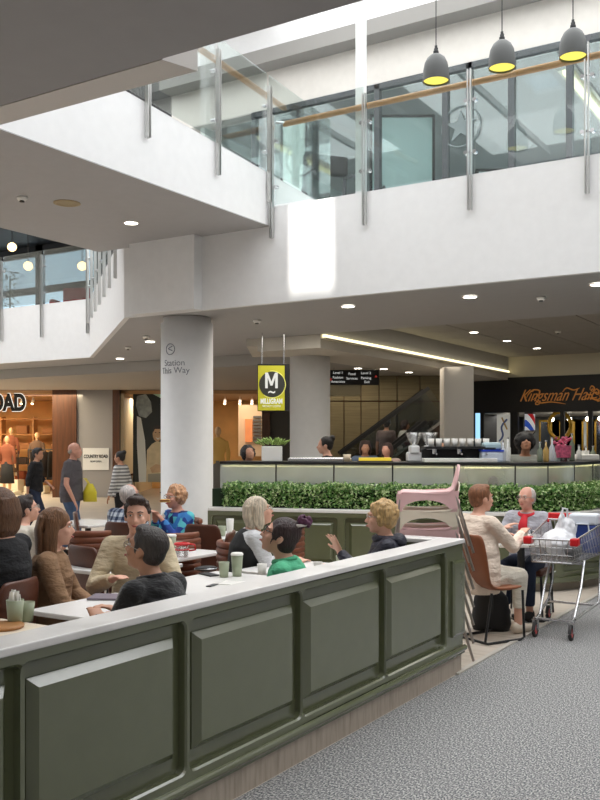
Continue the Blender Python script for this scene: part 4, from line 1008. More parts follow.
y_ = Y(-1, .05); person('woman in a navy jacket with short curly blonde hair, raising one open hand', seat_at(379, 0, 6.5, .97, .06, y_), y_, lean=.06, fat=1.25, s=.99, head=(-.05, -.02, 0), skin='fair', hair=('curls', 'blonde', (196, 160, 108)), top=navy, bottom=blk, glasses=silver, extra=(('hood', navy),), arms={'L': dict(w=(.02, .36, .92), hand=(-.1, .3, .62), palm=(.6, -.7, .3), spread=.5, curl=.25, pole=(-.4, -.2, -1)), 'R': dict(w=(.12, .40, .80))}, vox=.0075)
# --- middle row
y_ = Y(.6, 1); person('older man in a blue plaid shirt with white hair, seen from behind', seat_at(127, 0, 9.3, 1.0, .18, y_), y_, lean=.18, side=.10, head=(-.1, -.15, 0), skin='pink', hair=('thin', 'white', (196, 188, 184)), top=plaid, bottom=dkdenim, fat=1.35, arms=hands_t, vox=.011)
y_ = Y(-.75, -.75); person('older woman in a blue floral blouse with curly strawberry blonde hair, eating', seat_at(174, 0, 9.0, .97, .1, y_), y_, lean=.1, s=.98, head=(0, -.05, 0), skin='pink', hair=('curly', 'strawberry', (198, 150, 112)), top=floral, bottom=dkdenim, glasses=silver, fat=1.1, arms={'L': dict(w=(-.04, .27, .96), hand=(.3, .2, .4)), 'R': dict(w=(.08, .27, .95), hand=(-.3, .2, .4))}, vox=.011)
# --- right table
y_ = Y(.85, .5); person('woman in a cream jacket and white cropped trousers and short auburn hair', seat_at(484, 0, 8.05, 1.02, .16, y_), y_, lean=.12, s=1.05, head=(-.15, -.05, 0), skin='fair', hair=('short', 'auburn', (134, 88, 58)), top=creamj, bottom=wp, shoes=M('cream_shoe', (228, 214, 196), .5), fat=1.45, extra=('crop',), shirt_len=.04, arms={'L': dict(w=(-.12, .44, .86), pole=(-.5, -.2, -1)), 'R': dict(w=(.10, .46, .84), pole=(.6, -.2, -1))}, vox=.010)
y_ = Y(-.5, -.9); person('older person in a grey sweater with a red scarf and short white hair', seat_at(526, 0, 9.0, .97, .08, y_), y_, lean=.08, s=.97, head=(-.25, -.05, 0), skin='pink', hair=('thin', 'silver_white', (206, 196, 188)), top=greyk, bottom=dkdenim, glasses=silver, fat=1.12, extra=(('scarf', redm),), arms={'L': dict(w=(-.12, .34, .82)), 'R': dict(w=(.12, .36, .82))}, vox=.010)
# --- walking behind
def walk_at(x, d): p = G(x, d); return (p.x, p.y, 0)
person('bald man walking in a dark grey polo shirt and blue jeans', walk_at(71, 13.2), Y(1, -.15), 'stand', s=1.01, lean=.05, head=(0, -.02, 0), skin='pink', hair=('bald', 'grey_stubble', (170, 156, 146)), top=greyp, sleeve='short', bottom=denim, walk=.14, fat=1.15, extra=('collar',), arms={'L': dict(w=(-.25, .0, .83)), 'R': dict(w=(.23, .14, .86))}, vox=.012)
person('young man walking in a black long sleeved top past the shop window', walk_at(35, 16.4), Y(1, -.1), 'stand', s=.95, lean=.05, head=(-.1, -.05, 0), skin='tan', hair=('short', 'black', (30, 24, 22)), top=blackk, sleeve='rolled', bottom=dkdenim, walk=.2, arms={'L': dict(w=(-.2, .2, .98)), 'R': dict(w=(.24, -.05, .82))}, vox=.014)
person('woman in a striped grey top with dark hair tied back, walking away', walk_at(121, 15.6), Y(-1, .3), 'stand', s=.92, lean=0, skin='tan', hair=('bun', 'black', (30, 24, 22)), top=stripe, bottom=blk, walk=.12, arms={'L': dict(w=(-.24, .12, .84)), 'R': dict(w=(.22, -.05, .84))}, vox=.014)
# --- behind the servery and beyond
person('staff member with dark curly hair bending behind the counter near the planter', walk_at(247, 12.3), Y(.2, -1), 'stand', s=1.0, lean=.25, head=(.2, -.5, 0), skin='tan', hair=('curls', 'black', (30, 24, 22)), top=blackk, bottom=blk, vox=.014)
person('staff member with black hair in a bun standing side on beside the round column', walk_at(329, 12.9), Y(-1, .1), 'stand', s=1.06, lean=.04, skin='fair', hair=('bun', 'black', (30, 24, 22)), top=blackk, bottom=blk, vox=.014)
person('woman in a blue top with dark hair queuing beyond the counter', walk_at(365, 15.6), Y(0, -1), 'stand', s=1.03, lean=.08, head=(0, -.2, 0), skin='tan', hair=('bob', 'dark_brown3', (58, 36, 30)), top=M('blue_grey_top', (96, 112, 134), .9), bottom=blk, vox=.014)
person('woman in a pale top with dark brown hair beyond the counter, looking down', walk_at(389, 15.0), Y(-.6, -1), 'stand', s=1.01, lean=.1, head=(0, -.35, 0), skin='pink', hair=('bob', 'dark_brown3', (58, 36, 30)), top=M('pink_grey_top', (190, 164, 156), .9), bottom=blk, vox=.014)
capm = M('dark_cap', (40, 44, 50), .8)
pr = person('man in a dark cap and grey tee riding up the escalator', tuple(G(386, 21.3, .52)), Y(.5, 1), 'stand', s=1.02, lean=.03, head=(.3, 0, 0), skin='tan', hair=('short', 'black', (30, 24, 22)), top=M('mauve_tee', (120, 104, 104), .9), sleeve='short', bottom=dkdenim, extra=(('cap', capm),), vox=.014)
person('person in a white top standing low on the escalator', tuple(G(403, 21.3, .62)), Y(1, .2), 'stand', s=.95, lean=.05, skin='tan', hair=('bob', 'dark_brown3', (58, 36, 30)), top=M('white_tee', (220, 220, 220), .9), bottom=blk, vox=.014)
person('barista with a round black afro working behind the counter', walk_at(524, 11.9), Y(-.1, -1), 'stand', s=1.08, lean=.16, head=(0, -.5, 0), skin='olive', hair=('afro', 'jet', (18, 15, 14)), top=M('sage_tee', (156, 158, 148), .9), sleeve='short', bottom=blk, arms={'L': dict(w=(-.12, .34, 1.16)), 'R': dict(w=(.12, .34, 1.16))}, vox=.012)
person('barista with black hair half hidden behind the coffee machine', walk_at(443, 12.2), Y(-.3, -1), 'stand', s=1.03, lean=.14, head=(0, -.45, 0), skin='olive', hair=('short', 'jet', (18, 15, 14)), top=blackk, bottom=blk, vox=.014)
person('hairdresser in grey standing inside the barber shop doorway', walk_at(498, 25.0), Y(-.3, -1), 'stand', s=.93, lean=.1, head=(0, -.3, 0), skin='tan', hair=('short', 'black', (30, 24, 22)), top=greyp, bottom=blk, vox=.016)
# things people hold
yb = thing('shopping_bag', 'bright yellow carrier bag held by the bald man', 'bag', tuple(P(90, 492, 13.2)), TH)
MB().loft([(0, 0, -.14), (0, 0, 0), (0, 0, .12)], [(.10, .04), (.10, .05), (.04, .02)], 10, side=(1, 0, 0)).build('bag_body', M('yellow_plastic', (222, 206, 50), .4, bump=(14, .8)), yb, smooth=True)
MB().loft([(-.02, 0, .11), (-.06, 0, .17), (-.09, 0, .2), (-.06, 0, .2), (.0, 0, .11)], .008, 6).build('handle', MC['yellow_plastic'], yb)
sw_ = thing('sandwich', 'small sandwich held up to the mouth by the woman in the floral blouse', 'food', tuple(P(165, 501, 8.74)), TH)
MB().box((-.05, -.02, -.012), (.05, .02, 0)).box((-.045, -.018, .006), (.045, .018, .018)).build('bread', M('bread', (222, 180, 110), .8), sw_, bevel=.006)
MB().box((-.048, -.021, 0), (.048, .021, .006)).build('filling', M('filling', (150, 70, 50), .7), sw_)
# ================================================================== CHAIRS
def channel_chair(label, loc, yaw, mat, loaded=True, ztop=.90):
    """upholstered café chair with horizontal channels, faces local +Y"""
    t = thing('cafe_chair', label, 'chair', loc, yaw)
    MB().box((-.22, -.2, .40), (.22, .24, .47)).build('seat', mat, t, bevel=.03)
    m = MB(); n = 8; zb = .46
    for i in range(n):
        z = zb+(ztop-zb)*(i+.5)/n; h = (ztop-zb)/n*.52; w = .195-(.015 if i in (0, n-1) else 0)
        pts = [(-w, -.15, z), (-w*.55, -.20, z), (0, -.215, z), (w*.55, -.20, z), (w, -.15, z)]
        m.loft(pts, [(h, .014), (h*1.05, .020), (h*1.05, .021), (h*1.05, .020), (h, .014)], 12, side=(0, 0, 1))
    m.build('backrest', mat, t, smooth=True)
    for a in (-.19, .19):
        for b in (-.17, .2): MB().cyl((a, b, .41), (a*1.12, b*1.15, 0), .013, .010, 10).build('leg', dark, t)
    return t
def shell_chair(label, loc, yaw, mat, hgt=.92):
    """plain moulded leather shell chair"""
    t = thing('cafe_chair', label, 'chair', loc, yaw)
    m = MB(); R = []
    prof = [(.22, .45, .20), (.05, .44, .22), (-.12, .45, .22), (-.19, .50, .22), (-.225, .62, .215), (-.25, .78, .205), (-.265, hgt-.03, .19), (-.268, hgt, .15)]
    for y, z, w in prof:
        R.append([m.bm.verts.new((w*k, y+.03*(k*k) if z > .5 else y, z+(.015*k*k if z < .5 else 0))) for k in (-1, -.75, -.4, 0, .4, .75, 1)])
    for A, B in zip(R, R[1:]):
        for i in range(6): m.bm.faces.new((A[i], A[i+1], B[i+1], B[i]))
    m.build('shell', mat, t, smooth=True, solid=.03, sub=1)
    for k in (-1, 1):
        MB().loft([(k*.19, .20, .43), (k*.2, .21, .03), (k*.2, .17, .012), (k*.2, -.20, .012), (k*.2, -.23, .03), (k*.19, -.15, .43)], .011, 8).build('leg', dark, t)
    MB().cyl((-.2, -.2, .012), (.2, -.2, .012), .011, n=8).build('crossbar', dark, t)
    return t
def chair_at(kind, x, ytop, zt, label, fu, fd, mat, dd=None):
    d = dd or (EYE-zt)*F/(ytop-HZ); p = G(x, d); y = yawc(fu, fd)
    f = Vector((-math.sin(y), math.cos(y), 0)); loc = (p.x+f.x*.2, p.y+f.y*.2, 0)
    return (channel_chair if kind == 'c' else shell_chair)(label, loc, y, mat)
chair_at('c', 181, 533, .90, 'brown café chair with a ribbed back, empty, behind the young man', -.5, 1, brown)
chair_at('c', 90, 531, .90, 'brown ribbed chair just past the long haired woman, empty', -.1, 1, brown)
chair_at('s', 87, 549, .92, 'dark brown smooth backed chair beside the woman in the tan sweater', .75, .8, brownd, 6.9)
chair_at('c', 222, 545, .90, 'brown ribbed chair under the woman in the black vest', .9, .35, brown, 7.35)
chair_at('c', 298, 514, .90, 'brown ribbed chair facing the hedge beyond the plum bun', -.9, .5, brown, 9.3)
chair_at('s', 204, 526, .92, 'smooth brown chair between the ribbed ones near the white column', .4, 1, brownd, 8.7)
chair_at('s', 122, 524, .92, 'smooth brown chair behind the man in the plaid shirt', .6, 1, brownd, 8.95)
chair_at('c', 198, 514, .90, 'small looking ribbed chair beside the woman in the floral blouse', -.9, -.4, brown, 9.6)
chair_at('s', 80, 518, .92, 'smooth brown chair on the far side of the plaid shirt table', .9, .2, brownd, 10.2)
chair_at('s', 226, 541, .92, 'smooth brown chair turned towards the window table', -1, .1, brownd, 8.0)
chair_at('s', 472, 533, .92, 'brown shell chair on black sled legs under the woman in the cream jacket', .85, .5, M('caramel_leather', (134, 78, 46), .45, var=.1), 7.78)
chair_at('s', 34, 578, .92, 'dark shell chair holding the woman in the tan sweater', 1, .12, brownd, 5.85)
chair_at('s', 14, 560, .92, 'dark chair holding the person in the black top', -1, .3, brownd, 5.2)
chair_at('s', 14, 535, .92, 'dark brown chair holding the person in the white knit', .5, 1, brownd, 7.45)
# seats hidden behind the half wall, carrying their sitters
def stool_under(x, d, lab, fu, fd, off):
    y = yawc(fu, fd); p = G(x, d); f = Vector((-math.sin(y), math.cos(y), 0)); p = p-f*off
    t = thing('stool', lab, 'stool', (p.x, p.y, 0)); MB().lathe([(0, .40), (.16, .40), (.17, .42), (.16, .46), (0, .46)]).build('seat', blackm, t)
    MB().lathe([(0, 0), (.15, 0), (.15, .02), (.03, .05), (.03, .40), (0, .40)]).build('pedestal', chrome, t)
def seat_under(x, d, lab, fu, fd, s_off=.30):
    y = yawc(fu, fd); p = G(x, d); f = Vector((-math.sin(y), math.cos(y), 0)); p = p-f*s_off
    return channel_chair(lab, (p.x+f.x*.12, p.y+f.y*.12, 0), y, brownd, ztop=.80)
stool_under(145, 4.62, 'low black stool under the man in the black fleece', -1, .55, .16)
stool_under(277, 5.45, 'low black stool under the woman in the green sweater', -1, .2, .1)
stool_under(379, 6.5, 'low black stool under the woman in the navy jacket', -1, .05, .08)
seat_under(137, 6.05, 'brown chair under the young man in the cream sweater', .15, -1, .2)
seat_under(526, 9.0, 'brown chair under the person with the red scarf', -.5, -.9, .15)
seat_under(174, 9.0, 'brown chair under the woman in the floral blouse', -.75, -.75, .15)
seat_under(127, 9.3, 'brown chair under the man in the plaid shirt', .6, 1, .2)
# stacked chairs at the end of the half wall
pinkm = M('pale_pink_shell', (232, 190, 190), .4, var=.04); creamsh = M('cream_shell', (232, 220, 200), .4)
legm = M('brushed_leg', (176, 166, 158), .3, 1.)
sb0 = G(428, 7.35); sy = yawc(-1, .12)
def stack_chair(i, mat, label):
    y = sy; dz = .14*i; off = Vector((0, 0, 0))
    t = thing('stacking_chair', label, 'chair', (sb0.x, sb0.y, dz), y)
    m = MB(); R = []
    prof = [(.24, .44, .22), (.2, .462, .23), (.0, .455, .24), (-.15, .46, .24), (-.20, .49, .235), (-.215, .54, .225), (-.23, .60, .205), (-.24, .65, .16), (-.243, .68, .09)]
    for yy, z, w in prof: R.append([m.bm.verts.new((w*k, yy, z)) for k in (-1, -.6, -.2, .2, .6, 1)])
    for A, B in zip(R, R[1:]):
        for j in range(5): m.bm.faces.new((A[j], A[j+1], B[j+1], B[j]))
    m.build('seat_shell', mat, t, smooth=True, solid=.012)
    for k in (-1, 1):          # side skirts, cut by an arch
        sk_ = MB(); outer = [(.24, .45), (-.19, .47)]; arch = [(.19*math.cos(a)+.02, .315+.09*math.sin(a)) for a in [PI*j/10 for j in range(11)]]
        poly = [(.25, .45), (.25, .315)]+arch+[(-.22, .315), (-.235, .48)]
        sk_.prism(poly, k*.232-.005, k*.232+.005, 'x'); sk_.build('side_skirt', mat, t)
        MB().cyl((k*.225, .22, .44), (k*.25, .27, .0), .011, n=8).build('leg', legm, t)
        MB().cyl((k*.225, -.20, .47), (k*.25, -.345, .0), .011, n=8).build('leg', legm, t)
    return t
for i in range(7):
    stack_chair(i, pinkm if i in (6, 4, 2) else creamsh, ['cream chair at the bottom of the stack by the half wall', 'cream chair second lowest, just above the bottom one of the stack', 'pink chair third from the bottom of the stack', 'cream chair in the middle of the stack', 'pink chair just above the middle of the stack', 'cream chair just below the top one of the stack', 'pale pink chair topmost of the stack by the half wall'][i])
# ================================================================== TABLES
def table(label, lo, hi, rz=0, h=.76, top=marble):
    cx_, cy_ = (lo[0]+hi[0])/2, (lo[1]+hi[1])/2; a, b = (hi[0]-lo[0])/2, (hi[1]-lo[1])/2
    t = thing('cafe_table', label, 'table', (cx_, cy_, 0), rz)
    MB().box((-a, -b, h-.03), (a, b, h)).build('tabletop', top, t, bevel=.008)
    MB().cyl((0, 0, .03), (0, 0, h-.03), .035).build('column', dark, t)
    MB().box((-.26, -.03, 0), (.26, .03, .03)).box((-.03, -.26, 0), (.03, .26, .03)).build('base', dark, t, bevel=.006)
    return t
tim = rampmat('pale_wood_top', 'noise', [(0, (206, 186, 160)), (.5, (232, 218, 196)), (1, (240, 230, 214))], 5, .35, (1, 8, 1))
table('pale table holding two sage cups at the frame edge, next to the half wall', (-3.95, 2.3), (-2.78, 3.28), top=tim)
table('white table in front of the man in the black fleece', (-4.0, 3.52), (-3.42, 4.22))
table('white table with the dark phone, beside the woman in the green sweater', (-4.05, 4.42), (-3.35, 5.32))
table('white table between the woman in the navy jacket and the woman in the vest', (-3.95, 5.42), (-3.2, 6.14))
def tab_c(x, d, lab, w_=.68, rz=0, h=.76): p = G(x, d); return table(lab, (p.x-w_/2, p.y-w_/2), (p.x+w_/2, p.y+w_/2), rz, h)
tab_c(168, 7.75, 'white table carrying the red teapot behind the young man')
tab_c(120, 6.95, 'white table seen past the long haired woman, nearly empty')
tab_c(150, 9.75, 'far white table between the plaid shirt and the floral blouse')
tab_c(88, 10.7, 'far white table near the walking man')
tab_c(234, 9.2, 'white table with two sage cups in front of the servery')
tab_c(521, 8.6, 'white table at which the woman in the cream jacket sits', .52, TH)
# ---- cups
sage = M('sage_cup', (164, 172, 146), .4, var=.04); cupw = M('cup_white', (236, 234, 228), .35)
def cup(x, y, d, label, r=.038, h=.105, mat=None, lid=False, z=None):
    p = P(x, y, d); z = .761 if z is None else z
    t = thing('takeaway_cup', label, 'cup', (p.x, p.y, z))
    MB().lathe([(0, 0), (r*.78, 0), (r, h), (r*.93, h), (r*.74, .006), (0, .006)], n=24).build('cup_body', mat or sage, t, smooth=True)
    if lid: MB().lathe([(r*1.05, h-.004), (r*1.05, h+.006), (r*.9, h+.014), (0, h+.014)], n=24).build('lid', cupw, t, smooth=True)
    else: MB().lathe([(0, h*.86), (r*.92, h*.86), (r*.92, h*.86-.004), (0, h*.86-.004)], n=20).build('drink', M('coffee_foam', (196, 160, 120), .6), t)
    MB().loft([(r*.90*math.cos(a), r*.90*math.sin(a), h*.55) for a in [i*PI/6 for i in range(12)]], (.0), 4, closed=True) if False else None
    return t
def ct_d(y, z=.761): return (EYE-z)*F/(y-HZ)
cup(15, 622, ct_d(624), 'tall sage cup packed with sugar sachets on the pale table edge', .045, .125)
cup(27, 620, ct_d(621), 'shorter sage cup next to the tall one with the sachets', .04, .10)
sgr = MB(); random.seed(2)
pq = P(15, 622, ct_d(624))
for k in range(9):
    a = random.uniform(0, 6.28); q = (pq.x+.022*math.cos(a), pq.y+.022*math.sin(a), .86+random.uniform(0, .02)); o = MB().box((-.012, -.003, 0), (.012, .003, .055)).build('sugar_sachet', cupw)
    o.location = q; o.rotation_euler = (random.uniform(-.2, .2), random.uniform(-.2, .2), a); tag(o, 'white paper sugar sachet standing in the tall sage cup', 'sachet', 'sugar sachets in the cup')
cup(224, 577, ct_d(577), 'short sage cup on the long table, lower of the pair by the vest')
cup(237, 576, ct_d(576), 'tall sage cup with a white lid on the long table', .042, .15, lid=True)
cup(262, 574, 6.5, 'white cup in front of the woman in the green sweater', .036, .07, cupw)
cup(343, 566, ct_d(567), 'wide sage cup nearest the raised hand', .055, .085)
cup(318, 569, 6.6, 'small white cup beside the green sweater', .034, .07, cupw)
cup(222, 520, 9.1, 'sage cup standing alone on the table by the servery', .04, .10, z=.762)
cup(230, 517, 9.25, 'pale tall cup on the table by the servery', .04, .16, MC['cup_white'], z=.762)
cup(161, 531, 9.55, 'large sage cup before the woman in the floral blouse', .055, .16, lid=True)
cup(171, 548, 7.75, 'sage cup with white rim behind the young man', .045, .14, lid=True)
cup(178, 549, 7.65, 'short pale sage cup beside the red teapot', .04, .10)
cup(532, 548, 8.45, 'white cup on the table of the cream jacket woman', .04, .08, cupw)
tp_ = thing('teapot', 'clear glass tea cup in a bright red rimmed holder', 'teapot', tuple(Vector((P(182, 560, 7.45).x, P(182, 560, 7.45).y, .762))))
MB().lathe([(0, 0), (.05, 0), (.055, .10), (.05, .10), (.046, .006), (0, .006)]).build('glass_body', glassm('clear_glass', (.95, .95, .95), .12), tp_, smooth=True)
redp = M('red_plastic', (214, 34, 40), .3)
MB().loft([(.058*math.cos(i*PI/8), .058*math.sin(i*PI/8), .105) for i in range(16)], .010, 8, closed=True).loft([(.058*math.cos(i*PI/8), .058*math.sin(i*PI/8), .06) for i in range(16)], .006, 8, closed=True).build('rim', redp, tp_, smooth=True)
MB().loft([(.05, .02, .105), (.10, .04, .10), (.105, .045, .06), (.058, .02, .05)], .008, 8).build('handle', redp, tp_, smooth=True)
# phone, papers, plate
ph = MB().box((-.04, -.08, 0), (.04, .08, .009)).build('phone', blackm, bevel=.006); ph.location = (P(209, 576, ct_d(575)).x, P(209, 576, ct_d(575)).y, .762); ph.rotation_euler[2] = 1.2; tag(ph, 'black phone lying flat near the sage cups', 'phone')
sgls = thing('glasses_case', 'rounded black glasses case on the white table', 'case', (P(206, 573, 6.62).x, P(206, 573, 6.62).y, .762), .9)
MB().ell((0, 0, .02), (.085, .045, .02), 3).build('case_body', blackm, sgls, smooth=True)
MB().loft([(.086*math.cos(i*PI/10), .046*math.sin(i*PI/10), .02) for i in range(20)], .003, 6, closed=True).build('zip', chrome, sgls)
rc_ = MB().box((-.02, -.055, 0), (.02, .055, .006)).build('card_holder', M('dark_card', (60, 62, 66), .4), bevel=.003); rc_.location = (P(212, 585, 5.95).x, P(212, 585, 5.95).y, .762); rc_.rotation_euler[2] = .2; tag(rc_, 'small dark card lying on the white table by the black fleece', 'card')
nb = MB().box((-.13, -.09, 0), (.13, .09, .012)).build('notebook', M('grey_notebook', (120, 110, 120), .6), bevel=.004); nb.location = (P(112, 598, ct_d(598)).x, P(112, 598, ct_d(598)).y, .762); nb.rotation_euler[2] = .5; tag(nb, 'flat grey notebook at the corner of the white table', 'notebook')
np_ = MB().box((-.1, -.08, 0), (.1, .08, .003)).build('paper_sheet', cupw); np_.location = (P(236, 581, 6.05).x, P(236, 581, 6.05).y, .7615); np_.rotation_euler[2] = .3; tag(np_, 'white paper sheet on the table below the sage cups', 'paper')
bo = thing('wooden_board', 'small round wooden serving board at the frame edge table', 'board', (P(3, 627, ct_d(628)).x, P(3, 627, ct_d(628)).y, .762)); MB().lathe([(0, 0), (.10, 0), (.105, .012), (.1, .018), (0, .018)]).build('disc', M('board_wood', (170, 120, 70), .5, var=.2), bo, smooth=False)
pl = thing('plate', 'white plate with a dark jug on the table of the cream jacket woman', 'plate', (P(519, 545, 8.5).x, P(519, 545, 8.5).y, .761)); MB().lathe([(0, 0), (.07, 0), (.12, .016), (.118, .02), (.07, .006), (0, .006)], n=32).build('dish', cupw, pl, smooth=True)
jg = thing('metal_jug', 'small shiny metal jug next to the white plate', 'jug', (P(528, 543, 8.65).x, P(528, 543, 8.65).y, .762)); MB().lathe([(0, 0), (.045, 0), (.05, .05), (.035, .10), (.04, .12), (.036, .12), (0, .05)], n=24).build('jug_body', chrome, jg, smooth=True)
MB().loft([(.04, 0, .10), (.08, 0, .09), (.08, 0, .05), (.048, 0, .03)], .006, 8).build('handle', chrome, jg, smooth=True)
# black handbag hanging below the brown chair
hb = thing('backpack', 'black bag standing on the floor beneath the brown shell chair', 'bag', tuple(G(491, 8.25)), .3)
MB().loft([(0, 0, .0), (0, 0, .06), (0, 0, .3), (0, 0, .40)], [(.16, .09), (.18, .11), (.15, .10), (.05, .04)], 16, side=(1, 0, 0)).build('bag_body', blackm, hb, smooth=True)
MB().loft([(-.06, 0, .38), (-.05, 0, .47), (.05, 0, .47), (.06, 0, .38)], .012, 8).build('handle', blackm, hb)
# ================================================================== TROLLEY
wire = M('trolley_wire', (196, 196, 198), .25, 1.)
FL_, FR_ = P(537, 0, 7.98), P(571, 0, 7.84); FL_.z = FR_.z = 0
ctr = (FL_+FR_)/2; ax = (FR_-FL_).normalized(); fwd = Vector((-ax.y, ax.x, 0)); fwd = fwd if fwd.dot(CFW) > 0 else -fwd
fwd = (CR*.50+CFW*.866).normalized()
ax = Vector((fwd.y, -fwd.x, 0))
ry = math.atan2(-fwd.x, fwd.y)
tr_ = thing('shopping_trolley', 'chrome wire shopping trolley with red corner bumpers and red wheels', 'trolley', (ctr.x, ctr.y, 0), ry)
def bilinear(u, v, top):      # u across 0..1, v along 0..1
    w0, w1 = (.20, .27) if top else (.17, .235); w_ = w0+(w1-w0)*v
    L_ = .92 if top else .86; z = (.86+.10*v) if top else (.66+.0*v)
    return Vector(((u*2-1)*w_, (0 if top else .03)-.10+v*L_, z))
m = MB(); r_ = .0028
for k in range(0, 19):
    v = k/18
    for u in (0, 1): m.cyl(bilinear(u, v, 1), bilinear(u, v, 0), r_, n=5)
    m.cyl(bilinear(0, v, 0), bilinear(1, v, 0), r_, n=5)
for k in range(0, 9):
    u = k/8
    m.cyl(bilinear(u, 0, 1), bilinear(u, 0, 0), r_, n=5); m.cyl(bilinear(u, 1, 1), bilinear(u, 1, 0), r_, n=5); m.cyl(bilinear(u, 0, 0), bilinear(u, 1, 0), r_, n=5)
for f in (.33, .66):
    q = [bilinear(u, v, 0).lerp(bilinear(u, v, 1), f) for u, v in ((0, 0), (1, 0), (1, 1), (0, 1))]; m.loft(q, r_, 5, closed=True)
m.build('basket', wire, tr_)
MB().loft([bilinear(u, v, 1) for u, v in ((0, 0), (1, 0), (1, 1), (0, 1))], .008, 8, closed=True).loft([bilinear(u, v, 0) for u, v in ((0, 0), (1, 0), (1, 1), (0, 1))], .007, 8, closed=True).build('rim', wire, tr_)
for u in (0, 1):
    q = bilinear(u, 0, 1); MB().box((q.x-.035, q.y-.03, q.z-.045), (q.x+.035, q.y+.06, q.z+.02)).build('bumper', redp, tr_, bevel=.012)
MB().cyl((-.28, .90, 1.0), (.28, .90, 1.0), .019).build('handle', redp, tr_, smooth=True)
MB().box((-.27, .82, .95), (.27, .84, 1.02)).build('seat_flap', redp, tr_, bevel=.01)
for s_ in (-1, 1):
    MB().loft([(s_*.26, .80, .94), (s_*.275, .90, 1.0)], .011, 8).build('handle_bracket', redp, tr_)
    MB().loft([(s_*.15, .50, .65), (s_*.16, .30, .40), (s_*.15, .10, .17), (s_*.155, -.02, .15)], .012, 8).build('front_leg', wire, tr_)
    MB().loft([(s_*.22, .84, .66), (s_*.22, .80, .38), (s_*.23, .70, .22), (s_*.16, .08, .16)], .012, 8).build('chassis_rail', wire, tr_)
    MB().loft([(s_*.23, .74, .24), (s_*.25, .84, .17)], .012, 8).build('rear_stay', wire, tr_)
for a_, b_, z_ in ((.18, 0, .155), (.22, .66, .20), (.15, .45, .60)): MB().cyl((-a_, b_, z_), (a_, b_, z_), .011, n=8).build('cross_tube', wire, tr_)
tyre = M('grey_tyre', (62, 60, 60), .7)
for (x, y) in ((-.155, 0), (.155, 0), (-.26, .84), (.26, .84)):
    MB().loft([(x, y-.03+.055*math.cos(a), .065+.055*math.sin(a)) for a in [i*PI/12 for i in range(24)]], .016, 10, closed=True).build('tyre', tyre, tr_, smooth=True)
    wh = MB().cyl((x-.010, y-.03, .065), (x+.010, y-.03, .065), .043, n=24).build('wheel_hub', redp, tr_)
    MB().cyl((x-.016, y-.03, .065), (x+.016, y-.03, .065), .014, n=12).build('axle', chrome, tr_)
    MB().box((x-.022, y-.045, .065), (x-.018, y+.015, .15)).box((x+.018, y-.045, .065), (x+.022, y+.015, .15)).box((x-.022, y-.045, .145), (x+.022, y+.015, .155)).build('caster_fork', wire, tr_)
def intr(x, y, z): return tuple(Matrix.Translation((ctr.x, ctr.y, 0)) @ Matrix.Rotation(ry, 4, 'Z') @ Vector((x, y, z)))
plb = thing('plastic_bag', 'white crumpled plastic carrier bag in the trolley basket', 'bag', intr(-.05, .38, .67), ry)
m = MB(); m.ell((0, 0, .12), (.15, .2, .12), 4).ell((.04, .08, .22), (.09, .11, .12), 4).ell((.02, .02, .30), (.03, .05, .09), 3)
random.seed(4)
for v in m.bm.verts: v.co += Vector((random.uniform(-.012, .012), random.uniform(-.012, .012), random.uniform(-.008, .012)))
m.build('bag_body', M('white_plastic', (234, 234, 238), .3, bump=(16, 1.)), plb, vox=.012, sm=1)
MB().loft([(.02, 0, .36), (.03, .02, .43), (.06, .05, .42), (.06, .06, .34)], .010, 8).build('handle', MC['white_plastic'], plb)
cb_ = thing('cooler_bag', 'blue and white cool bag standing at the back of the trolley', 'bag', intr(.09, .78, .67), ry)
MB().box((-.13, -.09, 0), (.13, .09, .26)).build('bag_body', M('royal_blue', (34, 60, 132), .6, bump=(20, .3)), cb_, bevel=.02)
MB().box((-.132, -.092, .26), (.132, .092, .36)).build('top_band', M('bag_white', (224, 228, 236), .6), cb_, bevel=.02)
MB().loft([(-.06, -.1, .2), (-.05, -.1, .27), (.05, -.1, .27), (.06, -.1, .2)], .008, 6).build('handle', M('bag_white', (224, 228, 236), .6), cb_)
jb = thing('grey_parcel', 'dark grey bundle beside the white plastic bag in the trolley', 'bundle', intr(.12, .20, .67), ry)
MB().ell((0, 0, .08), (.075, .12, .08), 3).build('wrap', M('grey_wrap', (96, 96, 98), .6, bump=(14, 1.)), jb, smooth=True)
# ================================================================== COUNTER-TOP CLUTTER
def on_top(x, d=None): 
    """point on the servery worktop seen at picture column x"""
    best = None
    for p, n in zip(line, nrm):
        q = p-n*.62; u = q.x*CT+q.y*ST; dd = -q.x*ST+q.y*CT; xx = 300+u/dd*F
        if best is None or abs(xx-x) < best[0]: best = (abs(xx-x), q, dd)
    q = G(x, best[2]); return (q.x, q.y, 1.456)
pt = thing('planter', 'white square planter of pale green leafy plants on the servery top', 'plant', on_top(272), TH)
MB().box((-.13, -.1, 0), (.13, .1, .19)).build('pot', cupw, pt, bevel=.008)
m = MB(); random.seed(8); lfm = M('succulent_leaf', (150, 178, 92), .5, var=.2)
for k in range(120):
    a, r = random.uniform(0, 6.28), random.uniform(.02, .2); c_ = Vector((r*math.cos(a), r*.6*math.sin(a), .19+random.uniform(0, .09)*(1-r*2.5)+.01)); tip = c_+Vector((math.cos(a)*.05, math.sin(a)*.04, .035)); s2 = Vector((-math.sin(a), math.cos(a), 0))*.016
    m.loft([c_, c_.lerp(tip, .5), tip], [(.006, .004), (.016, .006), (.002, .002)], 6)
m.build('foliage', lfm, pt, smooth=True)
sl_ = thing('counter_tray', 'long low steel tray on the servery top beside the round column', 'tray', on_top(318), TH)
MB().box((-.38, -.09, 0), (.42, .1, .045)).build('tray_body', chrome, sl_, bevel=.01); MB().box((-.36, -.07, .045), (.4, .08, .05)).build('liner', cupw, sl_)
